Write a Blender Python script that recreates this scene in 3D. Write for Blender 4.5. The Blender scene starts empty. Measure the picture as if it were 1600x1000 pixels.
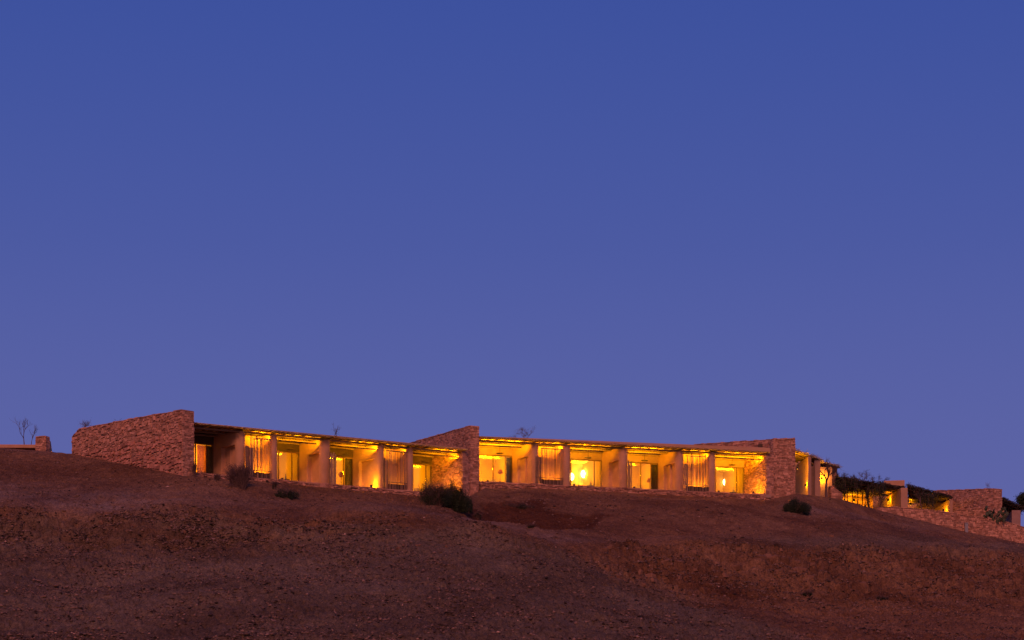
import bpy, math, random
import numpy as np
from mathutils import Vector, Matrix
R = math.radians
S = bpy.context.scene
C = S.collection
random.seed(7)
rng = np.random.default_rng(7)
F = 3778.0          # focal length in photo pixels (85 mm lens on a 36 mm sensor, 1600 px wide)
HY = 1300.0         # photo row of the true horizon (lens shifted upward)

# ---------------------------------------------------------------- camera, sky, light
cam = bpy.data.cameras.new('camera'); cam.lens = 85.0; cam.sensor_width = 36.0
cam.shift_y = (HY - 500) / 1600.0; cam.clip_start = 0.5; cam.clip_end = 12000
camo = bpy.data.objects.new('camera', cam); C.objects.link(camo)
camo.location = (0, 0, 0); camo.rotation_euler = (R(90), 0, 0)
S.camera = camo
S.view_settings.view_transform = 'Standard'; S.view_settings.look = 'None'
S.view_settings.exposure = 0.0; S.view_settings.gamma = 1.0; S.view_settings.use_curve_mapping = False

W = bpy.data.worlds.new('World'); S.world = W; W.use_nodes = True
nt = W.node_tree; nt.nodes.clear()
def N(t, typ, **kw):
    n = t.nodes.new(typ)
    for k, v in kw.items(): setattr(n, k, v)
    return n
out = N(nt, 'ShaderNodeOutputWorld'); bg = N(nt, 'ShaderNodeBackground')
sky = N(nt, 'ShaderNodeTexSky', sky_type='NISHITA', sun_disc=False)
sky.sun_elevation = R(-3.0); sky.sun_rotation = R(215); sky.ozone_density = 3.0
tc = N(nt, 'ShaderNodeTexCoord'); sx = N(nt, 'ShaderNodeSeparateXYZ')
ramp = N(nt, 'ShaderNodeValToRGB'); el = ramp.color_ramp.elements
ramp.color_ramp.interpolation = 'B_SPLINE'
el[0].position = 0.0; el[0].color = (.150, .140, .365, 1)
el[1].position = 1.0; el[1].color = (.020, .040, .240, 1)
for p, c in ((.10, (.118, .128, .372, 1)), (.17, (.101, .124, .376, 1)), (.235, (.070, .101, .355, 1)), (.33, (.041, .080, .335, 1)), (.45, (.032, .060, .31, 1))):
    e = ramp.color_ramp.elements.new(p); e.color = c
nt.links.new(tc.outputs['Generated'], sx.inputs[0]); nt.links.new(sx.outputs['Z'], ramp.inputs[0])
mulA = N(nt, 'ShaderNodeVectorMath', operation='SCALE'); mulA.inputs[3].default_value = 0.10
addA = N(nt, 'ShaderNodeVectorMath', operation='ADD')
nt.links.new(sky.outputs[0], mulA.inputs[0]); nt.links.new(mulA.outputs[0], addA.inputs[0]); nt.links.new(ramp.outputs[0], addA.inputs[1])
wy = N(nt, 'ShaderNodeMapRange', interpolation_type='SMOOTHSTEP'); wy.inputs[1].default_value = .15; wy.inputs[2].default_value = -.95
wz = N(nt, 'ShaderNodeMapRange', interpolation_type='SMOOTHSTEP'); wz.inputs[1].default_value = .75; wz.inputs[2].default_value = .0
wm = N(nt, 'ShaderNodeMath', operation='MULTIPLY'); wmix = N(nt, 'ShaderNodeMix', data_type='RGBA'); wmix.inputs[7].default_value = (.42, .20, .24, 1)
nt.links.new(sx.outputs['Y'], wy.inputs[0]); nt.links.new(sx.outputs['Z'], wz.inputs[0]); nt.links.new(wy.outputs[0], wm.inputs[0]); nt.links.new(wz.outputs[0], wm.inputs[1])
nt.links.new(wm.outputs[0], wmix.inputs[0]); nt.links.new(addA.outputs[0], wmix.inputs[6])
nt.links.new(wmix.outputs[2], bg.inputs[0]); bg.inputs[1].default_value = 1.0
nt.links.new(bg.outputs[0], out.inputs[0])

sun = bpy.data.lights.new('afterglow', 'SUN'); sun.energy = 1.75; sun.angle = R(14); sun.color = (1.0, .37, .29)
suno = bpy.data.objects.new('afterglow', sun); C.objects.link(suno)
suno.rotation_euler = Vector((.10, .80, -.52)).normalized().to_track_quat('-Z', 'Y').to_euler()
KL, KR = 11.0, 7.6       # wattage factors of terrace and room lamps
LAMP = (1.0, .425, .002)      # deep amber of the terrace and room lamps

# ---------------------------------------------------------------- materials
def mat(name, base, rough=.9, var=None, scale=3.0, bump=0.0, bscale=20.0, attr=None, objrand=0.0, spec=.2, ramp2=None):
    m = bpy.data.materials.new(name); m.use_nodes = True; t = m.node_tree
    b = t.nodes['Principled BSDF']; b.inputs['Roughness'].default_value = rough
    b.inputs['Specular IOR Level'].default_value = spec
    b.inputs['Base Color'].default_value = (*base, 1)
    g = N(t, 'ShaderNodeNewGeometry')
    col = None
    if var is not None:
        no = N(t, 'ShaderNodeTexNoise'); no.inputs['Scale'].default_value = scale; no.inputs['Detail'].default_value = 7
        no.inputs['Roughness'].default_value = .65
        t.links.new(g.outputs['Position'], no.inputs['Vector'])
        rp = N(t, 'ShaderNodeValToRGB'); rp.color_ramp.elements[0].position = .32; rp.color_ramp.elements[1].position = .68
        rp.color_ramp.elements[0].color = (*base, 1); rp.color_ramp.elements[1].color = (*var, 1)
        t.links.new(no.outputs[0], rp.inputs[0]); col = rp.outputs[0]
    if attr or objrand:
        hs = N(t, 'ShaderNodeHueSaturation')
        if col: t.links.new(col, hs.inputs['Color'])
        else: hs.inputs['Color'].default_value = (*base, 1)
        mr = N(t, 'ShaderNodeMapRange')
        if attr:
            a = N(t, 'ShaderNodeAttribute', attribute_name=attr); t.links.new(a.outputs['Fac'], mr.inputs[0])
            mr.inputs[3].default_value = .62 if name != 'loose_stone' else .5; mr.inputs[4].default_value = 1.4 if name != 'loose_stone' else 1.6; mr.clamp = False
        else:
            a = N(t, 'ShaderNodeObjectInfo'); t.links.new(a.outputs['Random'], mr.inputs[0])
            mr.inputs[3].default_value = 1 - objrand; mr.inputs[4].default_value = 1 + objrand
        t.links.new(mr.outputs[0], hs.inputs['Value']); col = hs.outputs[0]
    if col: t.links.new(col, b.inputs['Base Color'])
    if bump:
        n2 = N(t, 'ShaderNodeTexNoise'); n2.inputs['Scale'].default_value = bscale; n2.inputs['Detail'].default_value = 5
        t.links.new(g.outputs['Position'], n2.inputs['Vector'])
        bp = N(t, 'ShaderNodeBump'); bp.inputs['Strength'].default_value = bump; bp.inputs['Distance'].default_value = .04
        t.links.new(n2.outputs[0], bp.inputs['Height']); t.links.new(bp.outputs[0], b.inputs['Normal'])
    return m
M = {}
M['plaster'] = mat('earth_plaster', (.40, .225, .115), .9, (.50, .285, .155), 1.3, .35, 9)
M['plaster_in'] = mat('room_plaster', (.60, .44, .18), .9, (.66, .48, .20), 1.0)
M['stone'] = mat('rubble_stone', (.35, .165, .09), .92, (.50, .275, .17), 2.5, .6, 30, attr='tone')
M['stone_o'] = mat('rubble_stone_large', (.36, .150, .085), .92, (.48, .24, .15), 2.5, .6, 30, objrand=.42)
M['mortar'] = mat('earth_mortar', (.17, .085, .055), .95, (.24, .13, .09), 4, .5, 25)
M['wood'] = mat('weathered_pole', (.20, .13, .08), .85, (.32, .21, .13), 6, .4, 40, objrand=.3)
M['stick'] = mat('peeled_stick', (.20, .115, .065), .85, (.28, .17, .10), 5, .3, 40, objrand=.45)
M['reed'] = mat('reed', (.42, .30, .13), .85, (.56, .41, .20), 5, .3, 40, attr='tone')
M['brush'] = mat('dark_brush', (.045, .035, .022), .95, (.075, .055, .035), 3, .3, 30, attr='tone')
M['frame'] = mat('brown_metal', (.06, .04, .03), .5)
M['sash'] = mat('window_wood', (.20, .11, .05), .6)
M['darkwood'] = mat('dark_wood', (.055, .033, .02), .7, (.08, .05, .03), 3)
M['curtain'] = mat('ochre_curtain', (.50, .30, .12), .9, (.56, .35, .16), 6)
M['curtain_dark'] = mat('olive_curtain', (.09, .08, .035), .9, (.13, .11, .05), 6)
t = M['curtain'].node_tree; b = t.nodes['Principled BSDF']; tl = N(t, 'ShaderNodeBsdfTranslucent'); mx_ = N(t, 'ShaderNodeMixShader'); mx_.inputs[0].default_value = .75
tl.inputs[0].default_value = (.75, .50, .20, 1); t.links.new(b.outputs[0], mx_.inputs[1]); t.links.new(tl.outputs[0], mx_.inputs[2]); t.links.new(mx_.outputs[0], t.nodes['Material Output'].inputs[0])
M['linen'] = mat('linen', (.55, .45, .32), .9)
M['terrace'] = mat('terrace_floor', (.30, .18, .12), .85, (.38, .24, .17), 2)
M['leaf'] = mat('dark_leaf', (.018, .030, .012), .8, (.040, .050, .020), 4, attr='tone')
M['dryleaf'] = mat('dry_leaf', (.15, .095, .068), .9, (.21, .13, .095), 4, attr='tone')
M['twig'] = mat('twig', (.105, .062, .050), .9, (.15, .09, .07), 5)
M['cactus'] = mat('cactus_green', (.05, .065, .03), .7, (.07, .08, .04), 5)
M['grey'] = mat('grey_metal_box', (.22, .22, .22), .6)
M['rock'] = mat('hill_rock', (.125, .062, .034), .95, (.20, .104, .058), 2.5, .8, 14, objrand=.3)
M['gravel'] = mat('loose_stone', (.150, .092, .062), .95, (.235, .150, .106), 1.2, .5, 20, attr='tone')

m = bpy.data.materials.new('window_glass'); m.use_nodes = True; t = m.node_tree; t.nodes.clear()
o_ = N(t, 'ShaderNodeOutputMaterial'); mx = N(t, 'ShaderNodeMixShader'); tr = N(t, 'ShaderNodeBsdfTransparent'); gl = N(t, 'ShaderNodeBsdfGlossy')
tr.inputs[0].default_value = (.93, .93, .90, 1); gl.inputs['Roughness'].default_value = .10
fr = N(t, 'ShaderNodeFresnel'); fr.inputs[0].default_value = 1.5
t.links.new(fr.outputs[0], mx.inputs[0]); t.links.new(tr.outputs[0], mx.inputs[1]); t.links.new(gl.outputs[0], mx.inputs[2]); t.links.new(mx.outputs[0], o_.inputs[0])
M['glass'] = m
def emis(name, col, s):
    m = bpy.data.materials.new(name); m.use_nodes = True; b = m.node_tree.nodes['Principled BSDF']
    b.inputs['Base Color'].default_value = (.8, .7, .5, 1); b.inputs['Emission Color'].default_value = (*col, 1); b.inputs['Emission Strength'].default_value = s
    return m
M['bulb'] = emis('lit_glass', (1, .68, .28), 16)
M['bulb_s'] = emis('lit_bulb', (1, .5, .05), 4)

# soil: colour by region attribute (grey gravelly mound / red earth / pale dusty patch)
m = bpy.data.materials.new('hillside_soil'); m.use_nodes = True; t = m.node_tree; b = t.nodes['Principled BSDF']
b.inputs['Roughness'].default_value = .97; b.inputs['Specular IOR Level'].default_value = .1
g = N(t, 'ShaderNodeNewGeometry')
def noise(scale, det=6, ro=.6):
    n = N(t, 'ShaderNodeTexNoise'); n.inputs['Scale'].default_value = scale; n.inputs['Detail'].default_value = det; n.inputs['Roughness'].default_value = ro
    t.links.new(g.outputs['Position'], n.inputs['Vector']); return n
def rampn(src, p0, c0, p1, c1):
    r = N(t, 'ShaderNodeValToRGB'); r.color_ramp.elements[0].position = p0; r.color_ramp.elements[1].position = p1
    r.color_ramp.elements[0].color = (*c0, 1); r.color_ramp.elements[1].color = (*c1, 1); t.links.new(src, r.inputs[0]); return r
def mixc(fac, a, c):
    x = N(t, 'ShaderNodeMix', data_type='RGBA'); t.links.new(fac, x.inputs[0]); t.links.new(a, x.inputs[6]); t.links.new(c, x.inputs[7]); return x.outputs[2]
n1 = noise(1.6, 8, .7)
red = rampn(n1.outputs[0], .35, (.140, .072, .036), .68, (.255, .142, .070))
gry = rampn(n1.outputs[0], .35, (.122, .090, .056), .68, (.208, .152, .094))
pal = rampn(n1.outputs[0], .35, (.200, .150, .110), .68, (.290, .215, .160))
aG = N(t, 'ShaderNodeAttribute', attribute_name='grey'); aP = N(t, 'ShaderNodeAttribute', attribute_name='pale')
c1 = mixc(aG.outputs['Fac'], red.outputs[0], gry.outputs[0]); c2 = mixc(aP.outputs['Fac'], c1, pal.outputs[0])
n5 = noise(.13, 5, .6); sp5 = rampn(n5.outputs[0], .38, (.72, .66, .66), .62, (1.2, 1.2, 1.2)); mlow = N(t, 'ShaderNodeMix', data_type='RGBA', blend_type='MULTIPLY'); mlow.inputs[0].default_value = 1
t.links.new(c2, mlow.inputs[6]); t.links.new(sp5.outputs[0], mlow.inputs[7]); c2 = mlow.outputs[2]
aD = N(t, 'ShaderNodeAttribute', attribute_name='dark_soil'); dk = N(t, 'ShaderNodeMix', data_type='RGBA', blend_type='MULTIPLY'); t.links.new(aD.outputs['Fac'], dk.inputs[0]); t.links.new(c2, dk.inputs[6]); dk.inputs[7].default_value = (.55, .42, .36, 1); c2 = dk.outputs[2]
n3 = noise(9, 4, .7); sp = rampn(n3.outputs[0], .34, (.45, .42, .42), .60, (1.35, 1.33, 1.3))
mm = N(t, 'ShaderNodeMix', data_type='RGBA', blend_type='MULTIPLY'); mm.inputs[0].default_value = .8
t.links.new(c2, mm.inputs[6]); t.links.new(sp.outputs[0], mm.inputs[7]); t.links.new(mm.outputs[2], b.inputs['Base Color'])
n4 = noise(5, 9, .8); bp = N(t, 'ShaderNodeBump'); bp.inputs['Strength'].default_value = .9; bp.inputs['Distance'].default_value = .22
t.links.new(n4.outputs[0], bp.inputs['Height']); t.links.new(bp.outputs[0], b.inputs['Normal'])
M['soil'] = m

# ---------------------------------------------------------------- object helpers
def at(px, py, Y): return Vector(((px - 800) / F * Y, Y, (HY - py) / F * Y))
def tag(o, label=None, cat=None, group=None, kind=None):
    if label: o['label'] = label
    if cat: o['category'] = cat
    if group: o['group'] = group
    if kind: o['kind'] = kind
    return o
def empty(name, loc=(0, 0, 0), **kw):
    o = bpy.data.objects.new(name, None); o.empty_display_size = .3; C.objects.link(o); o.location = loc
    return tag(o, **kw)
class MB:
    def __init__(s): s.v = []; s.f = []; s.t = []
    def add(s, vs, fs, tone=None):
        n = len(s.v); s.v += [tuple(p) for p in vs]; s.f += [tuple(i + n for i in f) for f in fs]
        s.t += [random.random() if tone is None else tone] * len(vs)
    def hexa(s, p, tone=None):     # 8 corners: bottom 0-3, top 4-7
        s.add(p, [(3, 2, 1, 0), (4, 5, 6, 7), (0, 1, 5, 4), (1, 2, 6, 5), (2, 3, 7, 6), (3, 0, 4, 7)], tone)
    def box(s, x0, x1, y0, y1, z0, z1, tone=None):
        s.hexa([(x0, y0, z0), (x1, y0, z0), (x1, y1, z0), (x0, y1, z0), (x0, y0, z1), (x1, y0, z1), (x1, y1, z1), (x0, y1, z1)], tone)
    def tube(s, pts, rad, n=6, tone=None, cap=True):
        pts = [Vector(p) for p in pts]; vs = []; k = len(pts)
        if not hasattr(rad, '__len__'): rad = [rad] * k
        for i, p in enumerate(pts):
            d = (pts[min(i + 1, k - 1)] - pts[max(i - 1, 0)]).normalized()
            a = d.orthogonal().normalized(); c = d.cross(a)
            for j in range(n):
                w = 2 * math.pi * j / n; vs.append(p + (a * math.cos(w) + c * math.sin(w)) * rad[i])
        fs = [(i * n + j, i * n + (j + 1) % n, (i + 1) * n + (j + 1) % n, (i + 1) * n + j) for i in range(k - 1) for j in range(n)]
        if cap: fs += [tuple(range(n - 1, -1, -1)), tuple(range((k - 1) * n, k * n))]
        s.add(vs, fs, tone)
    def build(s, name, material, parent=None, bevel=0, smooth=False, **kw):
        me = bpy.data.meshes.new(name); me.from_pydata(s.v, [], s.f); me.update()
        a = me.attributes.new('tone', 'FLOAT', 'POINT'); a.data.foreach_set('value', s.t)
        me.materials.append(material)
        if smooth: me.polygons.foreach_set('use_smooth', [True] * len(me.polygons))
        o = bpy.data.objects.new(name, me); C.objects.link(o)
        if bevel:
            b = o.modifiers.new('bevel', 'BEVEL'); b.width = bevel; b.segments = 3; b.limit_method = 'ANGLE'; b.angle_limit = R(50)
        put(o, parent); return tag(o, **kw)
def put(o, parent):
    if parent:
        o.parent = parent; r = parent
        off = Vector((0, 0, 0))
        while r: off += r.location; r = r.parent
        o.location = o.location - off
def clone(src, parent, loc, scale=(1, 1, 1), rot=(0, 0, 0), **kw):
    o = src.copy(); C.objects.link(o); o.parent = None; o.location = loc; o.scale = scale; o.rotation_euler = rot
    for k in list(o.keys()):
        if k in ('label', 'category', 'group', 'kind'): del o[k]
    put(o, parent); return tag(o, **kw)
def point(name, loc, watts, r=.06, col=LAMP, parent=None):
    l = bpy.data.lights.new(name, 'POINT'); l.energy = watts * (KR if name == 'room_light' else KL); l.color = col; l.shadow_soft_size = r
    o = bpy.data.objects.new(name, l); C.objects.link(o); o.location = loc; put(o, parent); return o

# ---------------------------------------------------------------- numpy noise
def perlin(x, y, seed=0):
    xi = np.floor(x).astype(np.int64); yi = np.floor(y).astype(np.int64); xf = x - xi; yf = y - yi
    def h(a, b):
        n = (a * 374761393 + b * 668265263 + seed * 1442695041) & 0xffffffff
        n = ((n ^ (n >> 13)) * 1274126177) & 0xffffffff; n = n ^ (n >> 16)
        return (n & 0xffff) / 65535.0 * 2 * np.pi
    def gdot(a, b, dx, dy): w = h(a, b); return np.cos(w) * dx + np.sin(w) * dy
    u = xf * xf * xf * (xf * (xf * 6 - 15) + 10); v = yf * yf * yf * (yf * (yf * 6 - 15) + 10)
    a = gdot(xi, yi, xf, yf); b_ = gdot(xi + 1, yi, xf - 1, yf); c = gdot(xi, yi + 1, xf, yf - 1); d = gdot(xi + 1, yi + 1, xf - 1, yf - 1)
    return (a + (b_ - a) * u) * (1 - v) + (c + (d - c) * u) * v
def fbm(x, y, o=4, seed=0):
    s = 0; a = 1
    for i in range(o): s = s + a * perlin(x * 2 ** i, y * 2 ** i, seed + i); a *= .5
    return s
def rnd2(a, b, seed):
    n = (a * 73856093 ^ b * 19349663 ^ seed * 83492791) & 0xffffffff; n = ((n ^ (n >> 15)) * 2246822519) & 0xffffffff; n = n ^ (n >> 13)
    return (n & 0xffff) / 65535.0
def worley(x, y, seed=0):
    xi = np.floor(x).astype(np.int64); yi = np.floor(y).astype(np.int64)
    d1 = np.full(x.shape, 9.); d2 = np.full(x.shape, 9.); cid = np.zeros(x.shape)
    for i in (-1, 0, 1):
        for j in (-1, 0, 1):
            a = xi + i; b_ = yi + j
            d = np.hypot(a + rnd2(a, b_, seed) - x, b_ + rnd2(a, b_, seed + 1) - y); r = rnd2(a, b_, seed + 2)
            near = d < d1; d2 = np.where(near, d1, np.minimum(d2, d)); cid = np.where(near, r, cid); d1 = np.where(near, d, d1)
    return d1, d2, cid

# ---------------------------------------------------------------- buildings' ground lines (plan)
class Frame:                          # u along the terrace edge, v back into the hill, w up
    def __init__(s, pxa, pya, Ya, pxb, pyb):
        a = at(pxa, pya, Ya); s.z = a.z; Yb = a.z * F / (HY - pyb); bpt = at(pxb, pyb, Yb)
        s.A = Vector((a.x, a.y)); s.L = (Vector((bpt.x, bpt.y)) - s.A).length
        s.e = (Vector((bpt.x, bpt.y)) - s.A).normalized(); s.n = Vector((-s.e.y, s.e.x))
    def p(s, u, v, w): q = s.A + s.e * u + s.n * v; return Vector((q.x, q.y, s.z + w))
    def u(s, px, v):                  # where the line at depth v meets the vertical through column px
        k = (px - 800) / F; o = s.A + s.n * v
        return (k * o.y - o.x) / (s.e.x - k * s.e.y)
    def pp(s, px, v, w): return s.p(s.u(px, v), v, w)
B1 = Frame(300, 737, 157, 640, 766)
B2 = Frame(755, 751.5, 175, 1195, 772)

# ---------------------------------------------------------------- terrain
def yline(fr, px, off): return fr.pp(px, -off, 0).y
ctrl = {   # px : layers (py, Y) of foot, bench, brink, ledge bottom, slope, frame bottom
 -900: [(690, 175), (755, 160), (800, 148), (862, 143), (930, 125), (1005, 104)],
 -300: [(694, 170), (750, 156), (796, 145), (855, 140), (925, 122), (1005, 101)],
 0:    [(700, 167), (748, 155), (794, 144), (850, 139), (925, 120), (1005, 100)],
 60:   [(704, 166), (748, 155), (795, 144), (850, 139), (925, 120), (1005, 100)],
 112:  [(709, 164.3), (750, 154), (796, 143.5), (850, 139), (925, 120), (1005, 100)],
 285:  [(743, 155.7), (768, 150), (798, 143), (850, 138), (925, 119), (1005, 100)],
 310:  [(745, 156.4), (771, 150), (799, 143), (848, 138), (925, 119), (1005, 100)],
 400:  [(752, yline(B1, 400, .35)), (780, 151), (802, 143), (846, 138), (925, 119), (1005, 100)],
 500:  [(761, yline(B1, 500, .35)), (790, 152), (808, 143), (842, 138.5), (925, 119), (1005, 100)],
 640:  [(774, yline(B1, 640, .35)), (799, 155), (812, 144), (842, 138.5), (925, 119), (1005, 100)],
 731:  [(777, 166.6), (809, 157), (818, 144), (848, 138.5), (925, 119), (1005, 100)],
 757:  [(763, 173.2), (806, 160), (822, 144), (852, 138.5), (925, 119), (1005, 100)],
 850:  [(763.5, yline(B2, 850, .45)), (806, 162), (838, 145), (866, 139), (925, 121), (1005, 100)],
 900:  [(766, yline(B2, 900, .45)), (812, 162), (845, 147), (880, 139), (930, 124), (1005, 101)],
 1000: [(771, yline(B2, 1000, .45)), (815, 164), (848, 153), (902, 143), (936, 130), (1005, 103)],
 1100: [(776, yline(B2, 1100, .45)), (818, 167), (848, 156), (912, 145), (950, 134), (1005, 108)],
 1200: [(781, 180.6), (820, 169), (850, 158), (920, 147), (960, 136), (1005, 114)],
 1245: [(771, 183.2), (820, 171), (851, 159), (922, 148), (962, 138), (1005, 118)],
 1310: [(779, 189.5), (822, 173), (852, 161), (924, 150), (963, 140), (1005, 121)],
 1380: [(799, 193.0), (828, 177), (853, 164), (924, 152), (963, 142), (1005, 124)],
 1450: [(816, 194.6), (838, 181), (856, 167), (922, 154), (963, 144), (1005, 126)],
 1500: [(829, 195.6), (846, 184), (860, 169), (920, 156), (963, 146), (1005, 128)],
 1600: [(850, 197.6), (858, 189), (868, 173), (922, 159), (965, 148), (1005, 130)],
 1900: [(905, 203), (915, 192), (925, 178), (950, 165), (985, 150), (1030, 132)],
 2600: [(1000, 210), (1010, 196), (1020, 182), (1040, 168), (1060, 150), (1080, 132)]}
cpx = np.array(sorted(ctrl)); cly = np.array([[c[0] for c in ctrl[k]] for k in cpx], float); clY = np.array([[c[1] for c in ctrl[k]] for k in cpx], float)
cols = np.concatenate([np.linspace(-9000, -500, 26)[:-1], np.linspace(-500, -70, 90)[:-1], np.linspace(-70, 1670, 1090)[:-1], np.linspace(1670, 2300, 110)[:-1], np.linspace(2300, 11000, 26)])
NC = len(cols)
lpy = np.array([np.interp(cols, cpx, cly[:, i]) for i in range(6)]); lY = np.array([np.interp(cols, cpx, clY[:, i]) for i in range(6)])
for i in range(1, 6):                  # ease the joints between the control columns
    for arr in (lpy, lY):
        k = np.hanning(61); k /= k.sum(); pad = np.pad(arr[i], 30, mode='edge'); arr[i] = np.convolve(pad, k, 'valid')
lz = (HY - lpy) / F * lY
# layers from far to near
def lay(Y, z): return (np.broadcast_to(np.asarray(Y, float), (NC,)), np.broadcast_to(np.asarray(z, float), (NC,)))
zf = np.minimum(lz[0], 27.5)
side = np.clip((cols - 1240) / 500, 0, 1)
Lr = [lay(6000, 0), lay(1500, 8), lay(420, 12), lay(260, zf - 6 - 4 * side), lay(225, zf - .8 * side), lay(lY[0] + 12, zf + .25), lay(lY[0] + 3, zf + .06), lay(lY[0], lz[0])]
cnt = [3, 4, 6, 8, 14, 20, 14]
for i in range(1, 6): Lr.append(lay(lY[i], lz[i]))
cnt += [120, 110, 150, 120, 110]
Lr += [lay(72, np.interp(cols, [0, 1600], [3.2, 4.6])), lay(30, -.2), lay(3, -1.75)]
cnt += [36, 20, 14]
rowsY = []; rowsZ = []
for k, n in enumerate(cnt):
    for j in range(n):
        s_ = j / n
        rowsY.append(Lr[k][0] * (1 - s_) + Lr[k + 1][0] * s_); rowsZ.append(Lr[k][1] * (1 - s_) + Lr[k + 1][1] * s_)
rowsY.append(Lr[-1][0]); rowsZ.append(Lr[-1][1])
GY = np.array(rowsY); GZ = np.array(rowsZ); NR = len(GY)
r0 = sum(cnt[:7])                     # the foot row
sm = GZ.copy(); k = np.hanning(27); k /= k.sum()
for c in range(NC): sm[r0:, c] = np.convolve(np.pad(GZ[r0:, c], 13, mode='edge'), k, 'valid')
bl = np.clip((np.arange(NR) - r0) / 18, 0, 1)[:, None]; GZ = GZ * (1 - bl) + sm * bl
GX = (cols[None, :] - 800) / F * GY
PX = np.broadcast_to(cols[None, :], GY.shape); PY = HY - F * GZ / GY
BASEZ = GZ.copy()
def sstep(a, b, x): t_ = np.clip((x - a) / (b - a), 0, 1); return t_ * t_ * (3 - 2 * t_)
wob = fbm(GX * .12, GY * .12, 3, 5) * 26
# rough rock masks
brk = np.interp(PX, cols, lpy[2]); bot = np.interp(PX, cols, lpy[3])
ledge = sstep(brk - 5, brk + 5, PY + wob * .3) * (1 - sstep(bot - 12, bot + 45, PY + wob))
leftm = 1 - sstep(470, 700, PX + wob * 3); rightm = sstep(880, 990, PX + wob * 3)
rough = ledge * np.clip(leftm + rightm, 0.12, 1)
soft = sstep(r0 + 4, r0 + 30, np.arange(NR)[:, None] + 0 * PX)
vis = ((GY < 230) & (GY > 60)).astype(float)
big = fbm(GX * .09, GY * .09, 3, 11) * .55 + fbm(GX * .35, GY * .35, 3, 17) * .16
d1, d2, cid = worley(GX * 1.15 + fbm(GX * .8, GY * .8, 2, 3) * .5, GY * .85, 31)
e1, e2, cid2 = worley(GX * 3.2, GY * 2.4, 57)
crack = -np.exp(-((d2 - d1) / .07) ** 2) * .30
strata = (cid - .5) * .55 + crack + (cid2 - .5) * .16
zz = GZ + .25 * perlin(GX * .15, GY * .15, 8)
terr = (np.floor(zz / .62) + sstep(.62, .98, (zz / .62) % 1.0)) * .62 - zz
near = sstep(150, 105, GY)
fine = fbm(GX * 1.6, GY * 1.3, 5, 23) * .16 + np.abs(perlin(GX * 3.1, GY * 2.2, 40)) * .16 + (cid2 - .5) * .10
mid = fbm(GX * 5, GY * 4, 3, 77) * .07
upper = 1 - sstep(-8, 8, PY - brk)
disp = big * (0.25 + .75 * soft) + rough * (strata * .75 + terr * (.7 + .6 * rightm)) + (fine * (.55 + .55 * (1 - upper)) + mid)
e_ = lambda cx, cy, rx, ry: np.exp(-((PX - cx) / rx) ** 2 - ((PY - cy) / ry) ** 2)
shape = -1.0 * e_(800, 800, 75, 14) - .7 * e_(880, 808, 50, 12) + .55 * e_(560, 803, 120, 9) - .5 * e_(470, 806, 60, 8) + .5 * e_(1120, 800, 60, 10) - .5 * e_(1010, 826, 90, 8) + .5 * e_(1330, 830, 60, 9) - .5 * e_(1460, 905, 60, 16) - .6 * e_(700, 905, 90, 25) + .5 * e_(400, 930, 120, 25) - .5 * e_(120, 900, 80, 20)
groove = -.22 * np.exp(-((d2 - d1) / .10) ** 2) * (.4 + fbm(GX * .3, GY * .3, 2, 61))
pit = -np.maximum(0, perlin(GX * 2.6, GY * 2.0, 88) - .18) * .8
GZ = GZ + shape * soft * vis + (groove * (1 - rough) * (1 - upper) + pit * (.35 + .65 * (1 - upper))) * soft * vis
GZ = GZ + disp * soft * vis + (1 - soft) * vis * .03 * fbm(GX * 2, GY * 2, 3, 9)
def quadgrid(nr, nc):
    i = np.arange(nr * nc).reshape(nr, nc)
    return np.stack([i[:-1, :-1], i[1:, :-1], i[1:, 1:], i[:-1, 1:]], -1).reshape(-1, 4)
def npmesh(name, V, Fc, material, attrs={}, smooth=True):
    me = bpy.data.meshes.new(name); k = Fc.shape[1]
    me.vertices.add(len(V)); me.vertices.foreach_set('co', V.astype(np.float32).ravel())
    me.loops.add(Fc.size); me.loops.foreach_set('vertex_index', Fc.astype(np.int32).ravel())
    me.polygons.add(len(Fc)); me.polygons.foreach_set('loop_start', np.arange(0, Fc.size, k, dtype=np.int32))
    if smooth: me.polygons.foreach_set('use_smooth', np.ones(len(Fc), bool))
    for a, val in attrs.items():
        at_ = me.attributes.new(a, 'FLOAT', 'POINT'); at_.data.foreach_set('value', val.astype(np.float32).ravel())
    me.materials.append(material); me.update(calc_edges=True)
    o = bpy.data.objects.new(name, me); C.objects.link(o); return o
gmask = sstep(-4, 22, PY - brk + wob * .8) * (1 - sstep(-40, 60, (PX - (880 + (PY - 850) * 2.3)) + wob * 2.5))
gmask = np.clip(gmask - .55 * rough * (fbm(GX * .5, GY * .5, 2, 91) + .5), 0, 1)
gmask = np.maximum(gmask, .75 * np.exp(-((PY - brk + 6) / 9) ** 2) * sstep(1000, 1300, PX))
pal_ = np.exp(-((PY - 778 - (PX - 100) * .05) / 20) ** 2) * (1 - sstep(120, 560, PX + wob * 5)) * .8
pal_ = pal_ + .75 * np.exp(-((PY - (brk - 3)) / 6.0) ** 2) * sstep(420, 800, PX) * (1 - sstep(880, 1000, PX))
pal_ = pal_ + .5 * np.exp(-((PY - (793 + (PX - 1240) * .16)) / (5 + np.abs(PX - 1240) * .03)) ** 2) * sstep(1200, 1240, PX) * (1 - sstep(1400, 1520, PX))
pal_ = np.clip(pal_ * (.75 + .9 * fbm(GX * .6, GY * .6, 3, 66)), 0, 1)
dark_soil = sstep(.35, .6, np.maximum(e_(800, 793, 78, 15), e_(865, 805, 88, 13)) + fbm(GX * .5, GY * .5, 3, 141) * .35)  # darker, redder earth colour in the hollow below the middle block
dark_soil = np.maximum(dark_soil, .5 * sstep(.1, .5, fbm(GX * .11, GY * .16, 3, 151)) * sstep(880, 1000, PX))
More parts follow.
